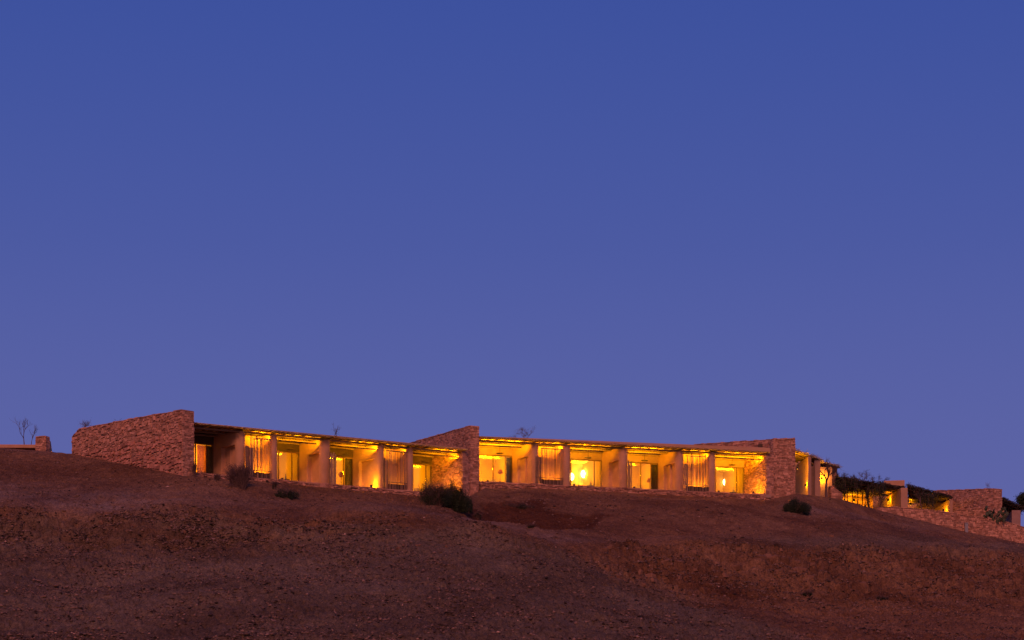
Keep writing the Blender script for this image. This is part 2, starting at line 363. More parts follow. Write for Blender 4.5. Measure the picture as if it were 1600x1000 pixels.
ground = npmesh('ground', np.stack([GX, GY, GZ], -1).reshape(-1, 3), quadgrid(NR, NC), M['soil'], {'grey': gmask, 'pale': pal_, 'dark_soil': dark_soil})
tag(ground, kind='structure')
def ground_at(px, py):                # first point of the hillside met by the sight line through (px, py)
    c = int(np.clip(np.searchsorted(cols, px), 0, NC - 1)); col = (HY - F * GZ[:, c] / GY[:, c])
    for r in range(NR - 60, r0 - 2, -1):
        if col[r] <= py: break
    return Vector((GX[r, c], GY[r, c], GZ[r, c]))
def ground_z(x, y):
    px = 800 + F * x / y; c = int(np.clip(np.searchsorted(cols, px), 0, NC - 1))
    return float(np.interp(-y, -GY[:, c], GZ[:, c]))

# loose stones strewn over the slope (nobody could count them)
ico_v = np.array([(0, 0, 1.0)] + [(math.cos(a) * .894, math.sin(a) * .894, .447) for a in [i * 2 * math.pi / 5 for i in range(5)]] + [(math.cos(a) * .894, math.sin(a) * .894, -.447) for a in [(i + .5) * 2 * math.pi / 5 for i in range(5)]] + [(0, 0, -1.0)])
ico_f = np.array([(0, i + 1, (i + 1) % 5 + 1) for i in range(5)] + [(i + 1, i + 6, (i + 1) % 5 + 1) for i in range(5)] + [((i + 1) % 5 + 1, i + 6, (i + 1) % 5 + 6) for i in range(5)] + [(11, (i + 1) % 5 + 6, i + 6) for i in range(5)])
oct_v = np.array([(1, 0, 0), (0, 1, 0), (-1, 0, 0), (0, -1, 0), (.1, .1, .9), (0, 0, -.8)]); oct_f = np.array([(0, 1, 4), (1, 2, 4), (2, 3, 4), (3, 0, 4), (1, 0, 5), (2, 1, 5), (3, 2, 5), (0, 3, 5)])
def strew(name, n, smin, smax, weight, seed):
    g_ = np.random.default_rng(seed)
    c0 = np.searchsorted(cols, -60); c1_ = np.searchsorted(cols, 1660); ra, rb = r0 + 6, NR - 55
    w = weight[ra:rb, c0:c1_]; area = np.abs(np.gradient(PY, axis=0))[ra:rb, c0:c1_]
    pr = (w * np.clip(area, .02, 3)).ravel(); pr /= pr.sum()
    idx = g_.choice(pr.size, n, p=pr); rr = idx // (c1_ - c0) + ra; cc = idx % (c1_ - c0) + c0
    P = np.stack([GX[rr, cc], GY[rr, cc], GZ[rr, cc]], -1) + g_.normal(0, .04, (n, 3)) * [1, 1, .1]
    s = smin * (smax / smin) ** (g_.random(n) ** 2.2)
    sc = s[:, None] * g_.uniform(.6, 1.4, (n, 3)) * [1, 1, .6]
    V = oct_v[None] * (1 + g_.normal(0, .2, (n, 6, 1))) * sc[:, None, :]
    a = g_.random(n) * 6.28; ca, sa = np.cos(a)[:, None], np.sin(a)[:, None]
    V = np.stack([V[..., 0] * ca - V[..., 1] * sa, V[..., 0] * sa + V[..., 1] * ca, V[..., 2]], -1) + P[:, None] + [0, 0, .01]
    Fc = (oct_f[None] + (np.arange(n) * 6)[:, None, None]).reshape(-1, 3)
    tone = np.where(g_.random(n) < .004, 2.2, g_.random(n) * 1.1 - .35)
    o = npmesh(name, V.reshape(-1, 3), Fc, M['gravel'], {'tone': np.repeat(tone, 6)}, smooth=False)
    return o
patch = np.clip(.35 + fbm(GX * .25, GY * .25, 3, 101) * 1.3, .02, 1.2)
o = strew('loose_stones', 120000, .025, .13, patch * (.35 + .8 * (1 - upper) + 2.2 * rough), 3); tag(o, 'small reddish loose stones strewn over the whole hillside below the lodge', 'stones', kind='stuff')

# rock slabs that can be told apart in the two outcrops: parts of the ground
def rock_mesh(seed):
    g_ = np.random.default_rng(seed); mb = MB(); n = 6; v = []
    for z, s in ((-.5, 1.0), (.28, 1.0), (.5, .82)):
        for i in range(n): a = i * 2 * math.pi / n; q = s * g_.uniform(.78, 1.05); v.append((math.cos(a) * q * .62 * (1.2 if i % 3 else .95), math.sin(a) * q * .5, z + g_.uniform(-.06, .06)))
    f = [tuple(range(n - 1, -1, -1)), tuple(range(2 * n, 3 * n))] + [(r * n + i, r * n + (i + 1) % n, (r + 1) * n + (i + 1) % n, (r + 1) * n + i) for r in (0, 1) for i in range(n)]
    mb.add(v, f, .5); return mb
protos = []
for i in range(7):
    protos.append(rock_mesh(200 + i).build('rock', M['rock'], None))
first = list(protos); cntr = 0
for i in range(290):
    left = i < 110
    if left: px = random.uniform(0, 560) if random.random() < .8 else random.uniform(560, 720); py = random.gauss(818 if px < 560 else 840, 14)
    else:
        px = random.uniform(930, 1600); py = random.choice((862, 876, 890, 905)) + (px - 1200) * .008 + random.gauss(0, 9)
    p = ground_at(px, py); s = random.uniform(.18, .5) if not left else random.uniform(.12, .34)
    kw = dict(scale=(s * random.uniform(.9, 1.7), s * random.uniform(.8, 1.2), s * random.uniform(.45, .95)), rot=(random.uniform(-.3, .3), random.uniform(-.3, .3), random.uniform(-1.5, 1.5) if left else random.uniform(-.35, .35)))
    loc = p + Vector((0, .12, -.10 if left else -.07))
    pr = protos[i % 7]
    if first and pr in first:
        first.remove(pr); pr.location = loc; pr.scale = kw['scale']; pr.rotation_euler = kw['rot']; pr.parent = ground
    else: clone(pr, ground, loc, **kw)

# ---------------------------------------------------------------- rubble masonry
STONE = []
for i in range(5):
    mb = MB(); c = .5; j = lambda: random.uniform(-.07, .07)
    q = [(-c, -.5, -c), (c, -.5, -c), (c, .5, -c), (-c, .5, -c), (-c, -.5, c), (c, -.5, c), (c, .5, c), (-c, .5, c)]
    mb.hexa([(a + j(), b_ + j() * .6, d + j()) for a, b_, d in q], .5)
    me = bpy.data.meshes.new('stone'); me.from_pydata(mb.v, [], mb.f); me.materials.append(M['stone_o']); STONE.append(me)
def face_stones(mb, P0, P1, nrm, zb, zt, hs, ws, jit, proud, big=None, maxbig=0, skip=None):
    """courses of stones on a vertical face from P0 to P1 (2D) with outward normal nrm; zb, zt give bottom and top at t in 0..1"""
    L = (P1 - P0).length; d = (P1 - P0).normalized(); z = min(zb(0), zb(1)); zmax = max(zt(i / 20) for i in range(21))
    while z < zmax:
        h = random.uniform(*hs); x = -random.uniform(0, .1)
        while x < L:
            w = random.uniform(*ws) * (1.5 if random.random() < .12 else 1); hh = h * (1.0 if random.random() < .8 else random.uniform(1.1, 1.5))
            x0 = max(x, 0); x1 = min(x + w, L); tm = (x0 + x1) / 2 / L; wv = (.09 * math.sin(x * 1.9 + z * 2.3) + random.uniform(-.04, .04)) if jit > .08 else 0; top = min(z + hh + wv, zt(tm)); bot_ = max(z + wv, zb(tm) - .1)
            if x1 - x0 > .04 and top - bot_ > .035 and not (skip and skip(x0, x1, bot_, top)):
                g_ = .012; pr = random.uniform(*proud)
                a = P0 + d * (x0 + g_) ; b_ = P0 + d * (x1 - g_)
                if big is not None and (x1 - x0) * (top - bot_) > .036 and big[1] < maxbig:
                    big[1] += 1; o = bpy.data.objects.new('stone', random.choice(STONE)); C.objects.link(o)
                    c_ = (a + b_) / 2 + nrm * (pr / 2); o.location = (c_.x, c_.y, (top + bot_) / 2)
                    o.scale = ((b_ - a).length, .12 + pr, top - bot_ - .02); o.rotation_euler = (random.uniform(-jit, jit), random.uniform(-jit, jit) * 1.5, math.atan2(d.y, d.x)); put(o, big[0])
                else:
                    def q(pt, z_, k): r_ = pt + nrm * k; return (r_.x + random.uniform(-jit, jit) * .3, r_.y + random.uniform(-jit, jit) * .3, z_ + random.uniform(-jit, jit) * .35)
                    k0 = -.08
                    mb.hexa([q(a, bot_, pr), q(b_, bot_, pr), q(b_, bot_, k0), q(a, bot_, k0), q(a, top - .015, pr), q(b_, top - .015, pr), q(b_, top - .015, k0), q(a, top - .015, k0)])
            x += w
        z += h
def stone_wall(name, A, B, thick, zb, zt, label, group='rubble stone walls of the lodge', hs=(.08, .17), ws=(.10, .32), maxbig=0, sides='frbl', jit=.06, proud=(.015, .06), hole=None, coursed_end=True, cat='wall'):
    """A, B: 2D ends of the visible face; thickness goes away from it (to the left of A->B)"""
    A = Vector(A[:2]); B = Vector(B[:2]); d = (B - A).normalized(); n = Vector((d.y, -d.x)); L = (B - A).length
    root = empty(name, (B.x, B.y, zb(1)), label=label, cat=cat, group=group)
    core = MB(); K = 14; ring = []
    segs = [(i / K) for i in range(K + 1)]
    if hole: t0, t1, hz0, hz1 = hole
    for i in range(K):
        t0_, t1_ = segs[i], segs[i + 1]
        a = A + d * (L * t0_); b_ = A + d * (L * t1_); ab = a - n * thick; bb = b_ - n * thick
        core.hexa([(a.x, a.y, zb(t0_)), (b_.x, b_.y, zb(t1_)), (bb.x, bb.y, zb(t1_)), (ab.x, ab.y, zb(t0_)), (a.x, a.y, zt(t0_)), (b_.x, b_.y, zt(t1_)), (bb.x, bb.y, zt(t1_)), (ab.x, ab.y, zt(t0_))], .5)
    core.build('mortar_core', M['mortar'], root)
    mb = MB(); big = [root, 0] if maxbig else None
    sk = None
    if 'f' in sides: face_stones(mb, A, B, n, zb, zt, hs, ws, jit, proud, big, maxbig, sk)
    if 'r' in sides: face_stones(mb, B + n * .02, B - n * (thick + .02), d, lambda t: zb(1), lambda t: zt(1), (.08, .15), (.14, .34), jit * .6, (.02, .05))
    if 'l' in sides: face_stones(mb, A - n * (thick + .02), A + n * .02, -d, lambda t: zb(0), lambda t: zt(0), (.08, .15), (.14, .34), jit * .6, (.02, .05))
    if 'b' in sides: face_stones(mb, B - n * thick, A - n * thick, -n, lambda t: zb(1 - t), lambda t: zt(1 - t), (.14, .25), (.3, .6), jit, proud)
    # capping stones along the top
    x = 0
    while x < L:
        w = random.uniform(.25, .55); x1 = min(x + w, L); t_ = x / L; t1_ = x1 / L; h = random.uniform(.03, .09)
        a = A + d * x + n * .05; b_ = A + d * (x1 - .015) + n * .05; ab = a - n * (thick + .1); bb = b_ - n * (thick + .1)
        z0, z1 = zt(t_) + .004, zt(t1_) + .004
        mb.hexa([(a.x, a.y, z0), (b_.x, b_.y, z1), (bb.x, bb.y, z1), (ab.x, ab.y, z0), (a.x, a.y, z0 + h), (b_.x, b_.y, z1 + h), (bb.x, bb.y, z1 + h), (ab.x, ab.y, z0 + h)]); x += w
    mb.build('masonry', M['stone'], root, kind='stuff')
    return root

# ---------------------------------------------------------------- parts of the lodge
def fbox(mb, fr, u0, u1, v0, v1, w0, w1, tone=.5):
    mb.hexa([fr.p(u0, v0, w0), fr.p(u1, v0, w0), fr.p(u1, v1, w0), fr.p(u0, v1, w0), fr.p(u0, v0, w1), fr.p(u1, v0, w1), fr.p(u1, v1, w1), fr.p(u0, v1, w1)], tone)
VB = 3.1     # depth of the terraces
def divider(fr, root, pf0, pf1, pb, niche=None, h=3.02, name='dividing_wall', vf=.32):
    """plaster wall from the front (photo columns pf0..pf1) back to pb on the window line, with an optional recessed niche"""
    u0, u1 = fr.u(pf0, vf), fr.u(pf1, vf); ub = fr.u(pb, VB); th = u1 - u0
    def q(t, s, w): return fr.p(u0 + (ub - u0) * t + th * s, vf + (VB - vf) * t, w)
    mb = MB(); w0 = -.02; w1 = h
    V = []; Fs = []; NA = 10
    def vv(p): V.append(p); return len(V) - 1
    rv = min(.30, th / 2 * .95) / (VB - vf)          # rounded end, radius in t
    arc = []
    for k in range(NA + 1):
        a = k / NA * math.pi; arc.append((rv * (1 - math.sin(a)), .5 - .5 * math.cos(a)))
    cols_ = [(vv(q(t, s_, w0)), vv(q(t, s_, w1))) for t, s_ in arc] + [(vv(q(1, 1, w0)), vv(q(1, 1, w1))), (vv(q(1, 0, w0)), vv(q(1, 0, w1)))]
    n_ = len(cols_)
    for k in range(n_ - 1): Fs.append((cols_[k][0], cols_[k + 1][0], cols_[k + 1][1], cols_[k][1]))
    Fs += [tuple(c_[1] for c_ in cols_), tuple(c_[0] for c_ in reversed(cols_))]
    a0, a1 = cols_[0]; b0, b1 = cols_[-1]
    if niche:
        def tof(px):
            best = min(range(401), key=lambda i: abs(800 + F * q(i / 400, 0, 1).x / q(i / 400, 0, 1).y - px)); return best / 400
        ta, tb = tof(niche[0]), max(tof(niche[1]), rv + .02); nb, ntop, dep = niche[2], niche[3], .45
        h_ = [vv(q(t, 0, w)) for t in (tb, ta) for w in (nb, ntop)]; k_ = [vv(q(t, dep, w)) for t in (tb, ta) for w in (nb, ntop)]
        h0, h1, h2, h3 = h_; k0, k1, k2, k3 = k_
        Fs += [(a0, a1, h1, h0), (a1, b1, h3, h1), (b1, b0, h2, h3), (b0, a0, h0, h2), (h0, h1, k1, k0), (h1, h3, k3, k1), (h3, h2, k2, k3), (h2, h0, k0, k2), (k0, k1, k3, k2)]
    else: Fs.append((a0, a1, b1, b0))
    mb.add(V, Fs, .5)
    ob = mb.build(name, M['plaster'], root)
    b = ob.modifiers.new('bevel', 'BEVEL'); b.width = .035; b.segments = 2; b.limit_method = 'ANGLE'; b.angle_limit = R(50)
    ob.data.polygons.foreach_set('use_smooth', [k < NA for k in range(len(ob.data.polygons))])
    return ob
def window(fr, root, px0, px1, mull, top=2.42, v=VB):
    u0, u1 = fr.u(px0, v), fr.u(px1, v)
    mb = MB(); f = .026
    us = [u0] + [fr.u(m_, v) for m_ in mull] + [u1]
    fbox(mb, fr, u0, u1, v - .04, v + .06, top - .07, top); fbox(mb, fr, u0, u1, v - .04, v + .06, 0.0, .07)
    for x in us: fbox(mb, fr, x - f, x + f, v - .05, v + .07, .07, top - .07)
    w = mb.build('window', M['sash'], root)
    for a, b_ in zip(us[:-1], us[1:]):
        g_ = MB(); fbox(g_, fr, a + f, b_ - f, v, v + .012, .07, top - .07); g_.build('pane', M['glass'], w)
    return u0, u1
def room(fr, root, u0, u1, watts, lamp_u=.5, top=2.42, depth=4.2, lw=1.7, h=2.75):
    mb = MB(); v0 = VB + .30; v1 = VB + depth; t = .12
    fbox(mb, fr, u0 - t, u0, v0, v1, -.02, h); fbox(mb, fr, u1, u1 + t, v0, v1, -.02, h); fbox(mb, fr, u0 - t, u1 + t, v1, v1 + t, -.02, h)
    mb.build('room_wall', M['plaster_in'], root)
    c = MB(); fbox(c, fr, u0 - t, u1 + t, v0, v1 + t, h + .003, h + .12); c.build('room_ceiling', M['plaster_in'], root)
    f_ = MB(); fbox(f_, fr, u0 - t, u1 + t, v0, v1 + t, -.14, -.03); f_.build('room_floor', M['terrace'], root)
    point('room_light', fr.p(u0 + (u1 - u0) * lamp_u, VB + depth * .5, lw), watts, .12, parent=root)
def lintel(fr, root, u0, u1, top=2.42, h=2.98, m_='darkwood'):
    mb = MB(); fbox(mb, fr, u0, u1, VB - .06, VB + .29, top + .003, h); mb.build('lintel', M[m_], root, bevel=.02)
def solid_back(fr, root, u0, u1, v=VB):
    mb = MB(); fbox(mb, fr, u0, u1, v, v + .3, -.02, 2.98); mb.build('back_wall', M['plaster'], root, bevel=.03)
POLE = {}
def pole(parent, a, b, r, name='pole', m_='wood'):
    """a slightly crooked pole from a to b, sharing its mesh with poles of the same kind"""
    a, b = Vector(a), Vector(b); key = (m_, random.randrange(4))
    if key not in POLE:
        mb = MB(); n = 5; pts = [(random.uniform(-.35, .35) * math.sin(math.pi * i / n), random.uniform(-.35, .35) * math.sin(math.pi * i / n), i / n) for i in range(n + 1)]
        # built at unit radius and unit length; crookedness in radii
        vs = []; 
        for (x, y, z) in pts:
            rr = random.uniform(.88, 1.1)
            for j in range(7): w = j * 2 * math.pi / 7; vs.append((x + math.cos(w) * rr, y + math.sin(w) * rr, z))
        fs = [(i * 7 + j, i * 7 + (j + 1) % 7, (i + 1) * 7 + (j + 1) % 7, (i + 1) * 7 + j) for i in range(n) for j in range(7)] + [tuple(range(6, -1, -1)), tuple(range(n * 7, n * 7 + 7))]
        me = bpy.data.meshes.new('pole'); me.from_pydata(vs, [], fs); me.materials.append(M[m_])
        me.polygons.foreach_set('use_smooth', [True] * len(me.polygons)); POLE[key] = me
    o = bpy.data.objects.new(name, POLE[key]); C.objects.link(o); o.location = a; d = b - a
    o.rotation_euler = d.to_track_quat('Z', 'Y').to_euler(); o.scale = (r, r, d.length); put(o, parent); return o
def roof(fr, root, u0, u1, vf=-.25, vb=8.2, par=(.06, .35), hc=3.10, reeds=True):
    sl = MB(); z0 = hc + .11
    sl.hexa([fr.p(u0, .02, z0), fr.p(u1, .02, z0), fr.p(u1, vb, z0), fr.p(u0, vb, z0), fr.p(u0, .02, z0 + par[0]), fr.p(u1, .02, z0 + par[1]), fr.p(u1, vb, z0 + par[1]), fr.p(u0, vb, z0 + par[0])], .5)
    rf = sl.build('roof', M['plaster'], root, bevel=.02)
    for (v, w, r) in ((.42, hc - .13, .075), (1.75, hc - .12, .07), (VB - .15, hc - .12, .07)):
        u = u0
        while u < u1 - .3:
            e = min(u + random.uniform(3.5, 5), u1); pole(rf, fr.p(u, v + random.uniform(-.03, .03), w), fr.p(e, v + random.uniform(-.03, .03), w + random.uniform(-.02, .02)), r, 'beam'); u = e - .15 if e < u1 else e
    u = u0 + .2
    while u < u1:
        k = random.uniform(-.15, .1)
        pole(rf, fr.p(u, -.12 + k, hc - .02), fr.p(u + random.uniform(-.12, .12), VB - .02, hc - .02), random.uniform(.03, .045), 'pole'); u += random.uniform(.55, .8)
    mb = MB(); u = u0
    while u < u1:
        k = vf + random.uniform(-.06, .28) - (.12 if random.random() < .06 else 0); w = hc + .045 + random.uniform(-.012, .02)
        mb.tube([fr.p(u, k, w + random.uniform(-.05, .02)), fr.p(u + random.uniform(-.06, .06), VB - .01, w)], random.uniform(.016, .028), 4); u += random.uniform(.03, .05)
    mb.build('reed_mat', M['reed'], rf, kind='stuff')
    mb = MB(); u = u0              # second thin layer of bundles on top of the mat
    while u < u1:
        k = vf + random.uniform(.05, .4); mb.tube([fr.p(u, k, hc + .09), fr.p(u + random.uniform(-.2, .2), k + 1.2, hc + .085)], random.uniform(.015, .022), 4); u += random.uniform(.06, .11)
    mb.build('reed_edge', M['reed'], rf, kind='stuff')
    return rf
def stick_fence(fr, px0, px1, top, label, v=.06, n=7, sag=.10):
    r_ = empty('stick_fence', fr.pp(px0, v, 0), label=label, cat='fence', group='short stick fences beside the pillars')
    for i in range(n):
        p = fr.pp(px0 + (px1 - px0) * (i + .5) / n, v + random.uniform(-.03, .03), -.02)
        pole(r_, p, p + Vector((random.uniform(-.03, .03), random.uniform(-.03, .03), top + random.uniform(-sag, sag))), random.uniform(.040, .052), 'stick', 'stick')
    a = fr.pp(px0, v + .07, .5); b_ = fr.pp(px1, v + .07, .5)
    for h in (0, top - .9): pole(r_, a + Vector((0, 0, h)), b_ + Vector((0, 0, h)), .025, 'rail')
    return r_
def stick_screen(fr, px0, px1, label, v=.26, n=16, top=2.86, wrail=.48):
    r_ = empty('stick_screen', fr.pp(px0, v, 0), label=label, cat='screen', group='hanging screens of thin sticks between the pillars')
    for i in range(n):
        p = fr.pp(px0 + (px1 - px0) * (i + .5 + random.uniform(-.25, .25)) / n, v + random.uniform(-.03, .03), 0)
        pole(r_, p + Vector((0, 0, .02 + random.uniform(0, .03))), p + Vector((random.uniform(-.05, .05), random.uniform(-.03, .03), top - random.uniform(0, .34))), random.uniform(.016, .029), 'stick', 'stick')
    for h in (wrail, top - .25): pole(r_, fr.pp(px0, v - .06, h), fr.pp(px1, v - .06, h), .024, 'rail')
    mb = MB(); a, b_ = fr.u(px0, v + .25), fr.u(px1, v + .25); fbox(mb, fr, a, b_, v + .2, v + .3, 0, .40); mb.build('kick_board', M['darkwood'], r_)
    return r_
def lamp_fixture(p, out, watts, label):
    """shielded lamp: a half cylinder of metal on the outer side, the bulb behind it throws its light on wall and ceiling"""
    p = Vector(p); out = Vector(out).normalized(); side = Vector((-out.y, out.x, 0))
    r_ = empty('wall_light', p, label=label, cat='wall light', group='small amber lamps under the terrace roofs')
    vs = []; K = 8
    for z in (-.12, .09):
        for k in range(K + 1): a = (k / K - .5) * math.pi * 1.05; vs.append(p + out * (math.cos(a) * .085) + side * (math.sin(a) * .085) + Vector((0, 0, z)))
    mb = MB(); mb.add(vs, [(k, k + 1, K + 2 + k, K + 1 + k) for k in range(K)], .5); o = mb.build('shade', M['frame'], r_); o.modifiers.new('wall', 'SOLIDIFY').thickness = .006
    b_ = MB(); b_.tube([p + Vector((0, 0, -.12)), p + Vector((0, 0, -.06))], [.03, .02], 8); b_.build('bulb', M['bulb_s'], r_)
    point('lamp_light', p, watts, .07, parent=r_); return r_
def wall_light(fr, px, v, w, watts, label):
    return lamp_fixture(fr.pp(px, v, w), (-fr.n.x, -fr.n.y, 0), watts, label)
def light_strip(fr, px0, px1, wpm, label, v=.50, w=2.66):
    a, b_ = fr.u(px0, v), fr.u(px1, v); c = fr.p((a + b_) / 2, v, w); r_ = empty('light_strip', c, label=label, cat='strip light', group='amber strip lights on the front roof beams')
    mb = MB(); L = abs(b_ - a)
    fbox(mb, fr, a, b_, v - .03, v + .03, w - .03, w - .012); fbox(mb, fr, a, b_, v - .036, v - .030, w - .03, w + .03); fbox(mb, fr, a, b_, v + .030, v + .036, w - .03, w - .012); mb.build('channel', M['frame'], r_)
    for k in (.1, .9): mb = MB(); q = fr.p(a + (b_ - a) * k, v, w); mb.tube([q, q + Vector((0, 0, .14))], .012, 5); mb.build('hanger', M['frame'], r_)
    l = bpy.data.lights.new('strip_light', 'AREA'); l.shape = 'RECTANGLE'; l.size = L; l.size_y = .04; l.energy = wpm * L * 6.0; l.color = LAMP
    o = bpy.data.objects.new('strip_light', l); C.objects.link(o); o.location = c; dv = Vector((fr.n.x * .75, fr.n.y * .75, .38)); zq = -dv.normalized(); xq = Vector((fr.e.x, fr.e.y, 0)); yq = zq.cross(xq); from_m = Matrix((xq, yq, zq)).transposed(); o.rotation_euler = from_m.to_euler(); put(o, r_)
def curtain(fr, px0, px1, m_, label, v=VB + .14, top=2.34, folds=8, depth=.06):
    u0, u1 = fr.u(px0, v), fr.u(px1, v); n = folds * 8; mb = MB(); vs = []; fs = []
    for i in range(n + 1):
        u = u0 + (u1 - u0) * i / n; d = math.sin(i / 8 * 2 * math.pi) * depth / 2 * (.8 + .4 * math.sin(i * .37))
        for k, w in enumerate((.04, .9, 1.7, top)): vs.append(fr.p(u, v + d * (1 - .2 * k / 3), w))
        for w in (top, 1.7, .9, .04): vs.append(fr.p(u, v + d + .012, w))
    for i in range(n):
        for k in range(7): a = i * 8 + k; fs.append((a, a + 8, a + 9, a + 1))
        fs.append((i * 8 + 7, i * 8 + 15, i * 8 + 8, i * 8))
    mb.add(vs, fs, .5); o = mb.build('curtain', m_, None, smooth=True); return tag(o, label, 'curtain', 'curtains drawn behind the terrace windows')
def floor_lamp(fr, px, v, label, h=1.45):
    p = fr.pp(px, v, 0); r_ = empty('floor_lamp', p, label=label, cat='lamp', group='unlit floor lamps in the rooms')
    z = lambda k: p + Vector((0, 0, k))
    mb = MB(); mb.tube([z(0), z(.03)], .15, 12); mb.build('base', M['frame'], r_)
    mb = MB(); mb.tube([z(.03), z(h - .25)], .016, 6); mb.build('stem', M['frame'], r_)
    mb = MB(); mb.tube([z(h - .3), z(h)], [.20, .13], 14, cap=False); o = mb.build('lamp_shade', M['curtain'], r_); o.modifiers.new('t', 'SOLIDIFY').thickness = .008
def sconce(fr, px, w, v, label, watts=25):
    p = fr.pp(px, v, w); r_ = empty('wall_sconce', p, label=label, cat='sconce', group='glowing oval sconces on the room walls')
    vs = []; fs = []; n = 16; K = 5; mb = MB()
    for k in range(K + 1):
        a = k / K * math.pi / 2; rr = math.cos(a)
        for j in range(n):
            t = 2 * math.pi * j / n
            q = p + Vector((fr.e.x, fr.e.y, 0)) * (rr * math.cos(t) * .23) + Vector((0, 0, rr * math.sin(t) * .29)) - Vector((fr.n.x, fr.n.y, 0)) * (math.sin(a) * .09); vs.append(q)
    fs = [(k * n + j, k * n + (j + 1) % n, (k + 1) * n + (j + 1) % n, (k + 1) * n + j) for k in range(K) for j in range(n)]
    mb.add(vs, fs, .5); mb.build('glass_shade', M['bulb'], r_, smooth=True)
    c = p - Vector((fr.n.x, fr.n.y, 0)) * .105
    mb = MB(); mb.tube([c + Vector((0, 0, -.06)), c + Vector((0, 0, .06))], .022, 8); mb.build('bracket', M['frame'], r_)
    point('sconce_light', p - Vector((fr.n.x, fr.n.y, 0)) * .28, watts, .08, (1, .45, .03), parent=r_)
def chair(fr, px, v, rot, label):
    p = fr.pp(px, v, 0); r_ = empty('armchair', p, label=label, cat='chair', group='armchairs in the rooms'); c, s = math.cos(rot), math.sin(rot)
    def T(x, y, z): return p + Vector((x * c - y * s, x * s + y * c, z))
    def bx(nm, x0, x1, y0, y1, z0, z1, m_, lean=0):
        mb = MB(); mb.hexa([T(x0, y0, z0), T(x1, y0, z0), T(x1, y1, z0), T(x0, y1, z0), T(x0, y0 + lean, z1), T(x1, y0 + lean, z1), T(x1, y1 + lean, z1), T(x0, y1 + lean, z1)], .5); mb.build(nm, m_, r_, bevel=.015)
    bx('seat', -.3, .3, -.3, .3, .34, .46, M['linen']); bx('backrest', -.3, .3, .24, .32, .47, .98, M['linen'], .18)
    for x in (-.28, .28):
        for y in (-.27, .27): mb = MB(); mb.tube([T(x, y, 0), T(x, y, .34)], .02, 6); mb.build('leg', M['darkwood'], r_)
    for x in (-.33, .33): bx('armrest', x - .03, x + .03, -.3, .3, .56, .60, M['darkwood'])
def side_table(fr, px, v, label, item=True):
    p = fr.pp(px, v, 0); r_ = empty('side_table', p, label=label, cat='table', group='small dark tables in the rooms')
    mb = MB(); mb.box(p.x - .3, p.x + .3, p.y - .25, p.y + .25, p.z + .62, p.z + .66); mb.build('table_top', M['darkwood'], r_)
    for x in (-.26, .26):
        for y in (-.2, .2): mb = MB(); mb.tube([p + Vector((x, y, 0)), p + Vector((x, y, .62))], .02, 6); mb.build('leg', M['darkwood'], r_)
    b_ = MB(); q = p + Vector((0, 0, .662)); b_.tube([q, q + Vector((0, 0, .12)), q + Vector((0, 0, .25)), q + Vector((0, 0, .4))], [.07, .10, .04, .03], 10)
    b_.build('vase', M['linen'], None, smooth=True, label='slender pale vase on the ' + label.replace('dark ', '').replace('small ', ''), cat='vase', group='vases on the room tables')
def pendant(fr, px, v, label, drop=.42, hc=2.93):
    p = fr.pp(px, v, hc); r_ = empty('hanging_lamp', p, label=label, cat='lamp', group='unlit flat lamps hung under the beams')
    mb = MB(); mb.tube([p, p - Vector((0, 0, drop))], .014, 6); mb.build('rod', M['frame'], r_)
    mb = MB(); q = p - Vector((0, 0, drop)); mb.tube([q, q - Vector((0, 0, .03)), q - Vector((0, 0, .07))], [.06, .26, .27], 14); mb.build('lamp_shade', M['frame'], r_)

# ---------------------------------------------------------------- first lodge block
lo1 = empty('lodge_building', B1.p(0, 0, 0), label='left block of the lodge, earth plaster bays under a dark reed roof', cat='building', group='long low lodge buildings on the ridge')
uL, uR = B1.u(299, .3), B1.u(719, .3)
roof(B1, lo1, uL - .1, uR + .35, par=(.02, .05))
mb = MB(); fbox(mb, B1, uL - .4, uR + 1.3, .02, VB + 5, -.25, -.025); mb.build('terrace_floor', M['terrace'], lo1)
divider(B1, lo1, 372, 386, 333, (346, 368, .25, 2.12))
divider(B1, lo1, 424, 435, 392)
divider(B1, lo1, 503, 518.5, 467, (480, 501, .25, 2.12))
divider(B1, lo1, 592, 602, 551, (561, 583.5, .25, 2.08))
divider(B1, lo1, 636, 648, 600)
for a, b_, mu, wt, lu in ((283, 333, (305.5, 322.5), 30, .62), (405, 467, (435, 456, ), 16, .35), (486, 551, (523, 537), 24, .4), (615, 675, (645, 665.5), 20, .5)):
    u0, u1 = window(B1, lo1, a, b_, mu); lintel(B1, lo1, u0 - .05, u1 + .05); room(B1, lo1, u0, u1, wt, lu)
solid_back(B1, lo1, B1.u(346, 1.6), B1.u(430, 1.6), 1.6) if False else None
for a, b_ in ((348, 404), (562, 614)):
    solid_back(B1, lo1, B1.u(a, VB), B1.u(b_, VB))
for fr_, rt_, a, b_ in ((B1, lo1, 360, 417), (B1, lo1, 578, 630)): solid_back(fr_, rt_, fr_.u(a, 1.55), fr_.u(b_, 1.55), 1.55)
curtain(B1, 284, 303, M['curtain'], 'ochre curtain at the far left window, hard against the tallest stone wall', folds=9)
curtain(B1, 308, 322, M['curtain'], 'glowing ochre pleated curtain right of the first dark window post', folds=7)
curtain(B1, 323.5, 332, M['curtain_dark'], 'dark olive curtain beside the first niche wall of the left block', folds=4)
curtain(B1, 539, 550, M['curtain_dark'], 'dark olive curtain left of the brightest niche wall in the left block', folds=5)
floor_lamp(B1, 533, VB + 1.0, 'thin floor lamp behind the narrow pane left of the olive curtain in the left block', 1.5)
sconce(B1, 436, 1.75, VB + 3.9, 'half hidden sconce at the edge of the second pillar of the left block', 10)
